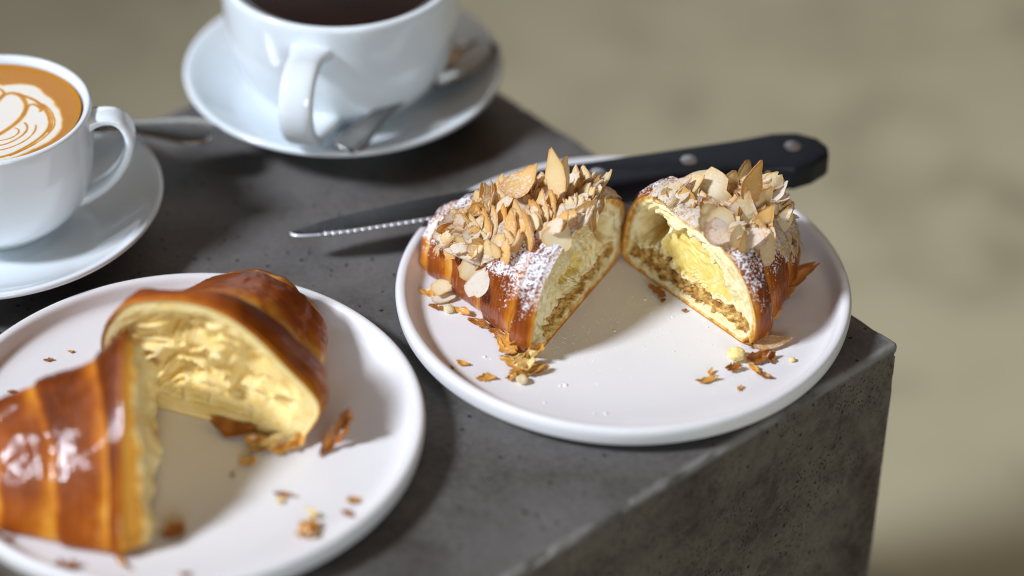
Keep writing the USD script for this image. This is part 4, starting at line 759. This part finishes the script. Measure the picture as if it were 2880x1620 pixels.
crumb_thing('pastry_crumb', 'pale almond nub at the foot of the left almond half', 1468, 1076, lambda P: nub(P, .0023, 8), m_alm[3], 'crumb')
crumb_thing('pastry_crumb', 'tiny pale crumb alone near the right rim of the right plate', 2228, 1016, lambda P: nub(P, .0012, 11), m_crumb, 'crumb')
crumb_thing('pastry_crumb', 'pale almond crumb left of the left half, below its orange flakes', 1262, 876, lambda P: nub(P, .0021, 14), m_alm[3], 'crumb')
for px, py, L, W, Ld, Nd, mat, lab, z in [(1244, 806, .0090, .0068, RT + UP * .2, -FW + UP * .6, m_alm[3], 'square broken almond slice leaning on the horn of the left half', .0095), (1247, 838, .0100, .0060, RT + .1 * UP, ZU, m_alm[2], 'sugared almond slice lying flat left of the left almond half', .0058), (2172, 962, .0165, .0070, RT * .97 + .25 * np.array([0, 1., 0]), ZU - .15 * FW, m_alm[1], 'brown almond slice lying under the front corner of the right half', .0066)]:
    m, rim = almond(at(px, py, z), Ld, Nd, L, W, bend=.12, seed=int(px), broken=.25 if 'broken' in lab else 0)
    tag(obj('loose_almond_slice', m, mat, None, True, {'rim': rim}), lab, 'almond slice', 'loose almond slices on the right plate')
# ragged leaves of crust still hanging on the pastries
def rags(h, name, items):
    for i, (px, py, z, L, W, yaw, curl, tl, rl, mat) in enumerate(items):
        obj(name, flake(at(px, py, z), L, W, yaw, curl, tl, rl, seed=300 + i * 7 + int(px)), mat, h.t, 35)
rags(A, 'crust_flake', [(1480, 1052, PZ, .0120, .0045, .15, .5, .1, .3, G), (1505, 1045, PZ, .0105, .0038, .1, .6, -.1, .4, G), (1450, 1030, .0060, .0120, .0060, -.7, .5, .1, .5, G), (1475, 1010, .0075, .0085, .0042, .3, .7, .2, .6, PA), (1500, 1000, .0080, .0090, .0050, .6, .7, .3, .6, G), (1430, 985, .0060, .0120, .0060, -.9, .4, 0, .6, G),
    (1405, 948, .0050, .0090, .0040, -.8, .4, 0, .9, BR), (1350, 915, .0050, .0090, .0036, -.65, .4, 0, .9, BR), (1300, 880, .0048, .0080, .0030, -.6, .4, 0, .8, G), (1440, 965, .0090, .0080, .0040, -1.0, .5, .2, .9, G), (1480, 1032, .0080, .0070, .0040, .4, .8, .2, .4, PA)])
rags(B, 'crust_flake', [(2240, 790, .0100, .0180, .0070, .75, .4, .2, .5, BR), (2200, 840, .0060, .0130, .0060, .9, .5, .1, .6, BR), (2160, 900, .0070, .0120, .0050, 1.0, .5, .2, .7, G), (2120, 965, .0050, .0110, .0050, .7, .5, .1, .6, G), (1850, 825, .0050, .0090, .0040, -.85, .3, 0, .3, BR)])
rags(C, 'crust_flake', [(660, 1215, PZ, .0170, .0070, -.35, .3, 0, .2, BR), (745, 1262, PZ, .0105, .0045, .1, .6, .1, .3, G), (790, 1266, PZ, .0095, .0050, .3, .6, .1, .4, G), (835, 1250, .0055, .0085, .0045, .8, .7, .2, .4, G), (720, 1245, .0060, .0080, .0040, -.2, .6, .1, .4, G), (700, 1305, PZ, .0060, .0030, .3, .5, 0, .2, G), (765, 1248, .0060, .0080, .0040, .5, .5, .1, .5, PA)])
rags(D, 'crust_flake', [(147, 1072, .034, .0060, .0040, .5, .6, .2, .4, G)])
# specks of sugar fallen on the right plate
rs = np.random.RandomState(11); vs, fs, off = [], [], 0
spots = [(1532, 1133, .0011), (1671, 1163, .0010), (1704, 1163, .0013), (1590, 1083, .0016), (1576, 1085, .0011), (1363, 1004, .0014), (1193, 927, .0010), (1225, 1000, .0011), (1728, 930, .0008), (1737, 905, .0008), (1814, 842, .0011), (1895, 988, .0007), (1891, 890, .0008), (1680, 1080, .0008), (1990, 920, .0007), (2110, 1000, .0008), (2172, 985, .0010), (2215, 1008, .0006), (1380, 1010, .0007), (1330, 960, .0006), (1406, 875, .0007)]
for i in range(120):
    t_, r_ = rs.uniform(0, 2 * np.pi), .078 * math.sqrt(rs.rand()); spots.append((None, (PL1[0] + r_ * math.cos(t_), PL1[1] + r_ * math.sin(t_), PZ), rs.uniform(.0002, .0005)))
for i in range(420):
    c_ = ((.012, -.050), (-.022, -.020), (.030, -.040), (.098, -.048), (.112, -.020), (.060, -.020))[i % 6]; x_, y_ = np.array(c_) + rs.normal(0, .011, 2)
    if (x_ - PL1[0]) ** 2 + (y_ - PL1[1]) ** 2 < .074 ** 2: spots.append((None, (x_, y_, PZ), rs.uniform(.00018, .00048)))
for a_, b_, r_ in spots:
    P = b_ if a_ is None else at(a_, b_, PZ); m = trimesh.creation.icosphere(1, 1.0); v = m.vertices * (.62 * r_ * (.6 + .6 * noise(m.vertices * 2 + len(vs), 3)))[:, None] * np.array([1, 1, .6])
    vs.append(v + np.asarray(P)); fs.append(np.array(m.faces) + off); off += len(v)
tag(obj('sugar_specks', (np.vstack(vs), np.vstack(fs)), m_sugar), 'specks of powdered sugar scattered over the right plate', 'powdered sugar', kind='stuff')
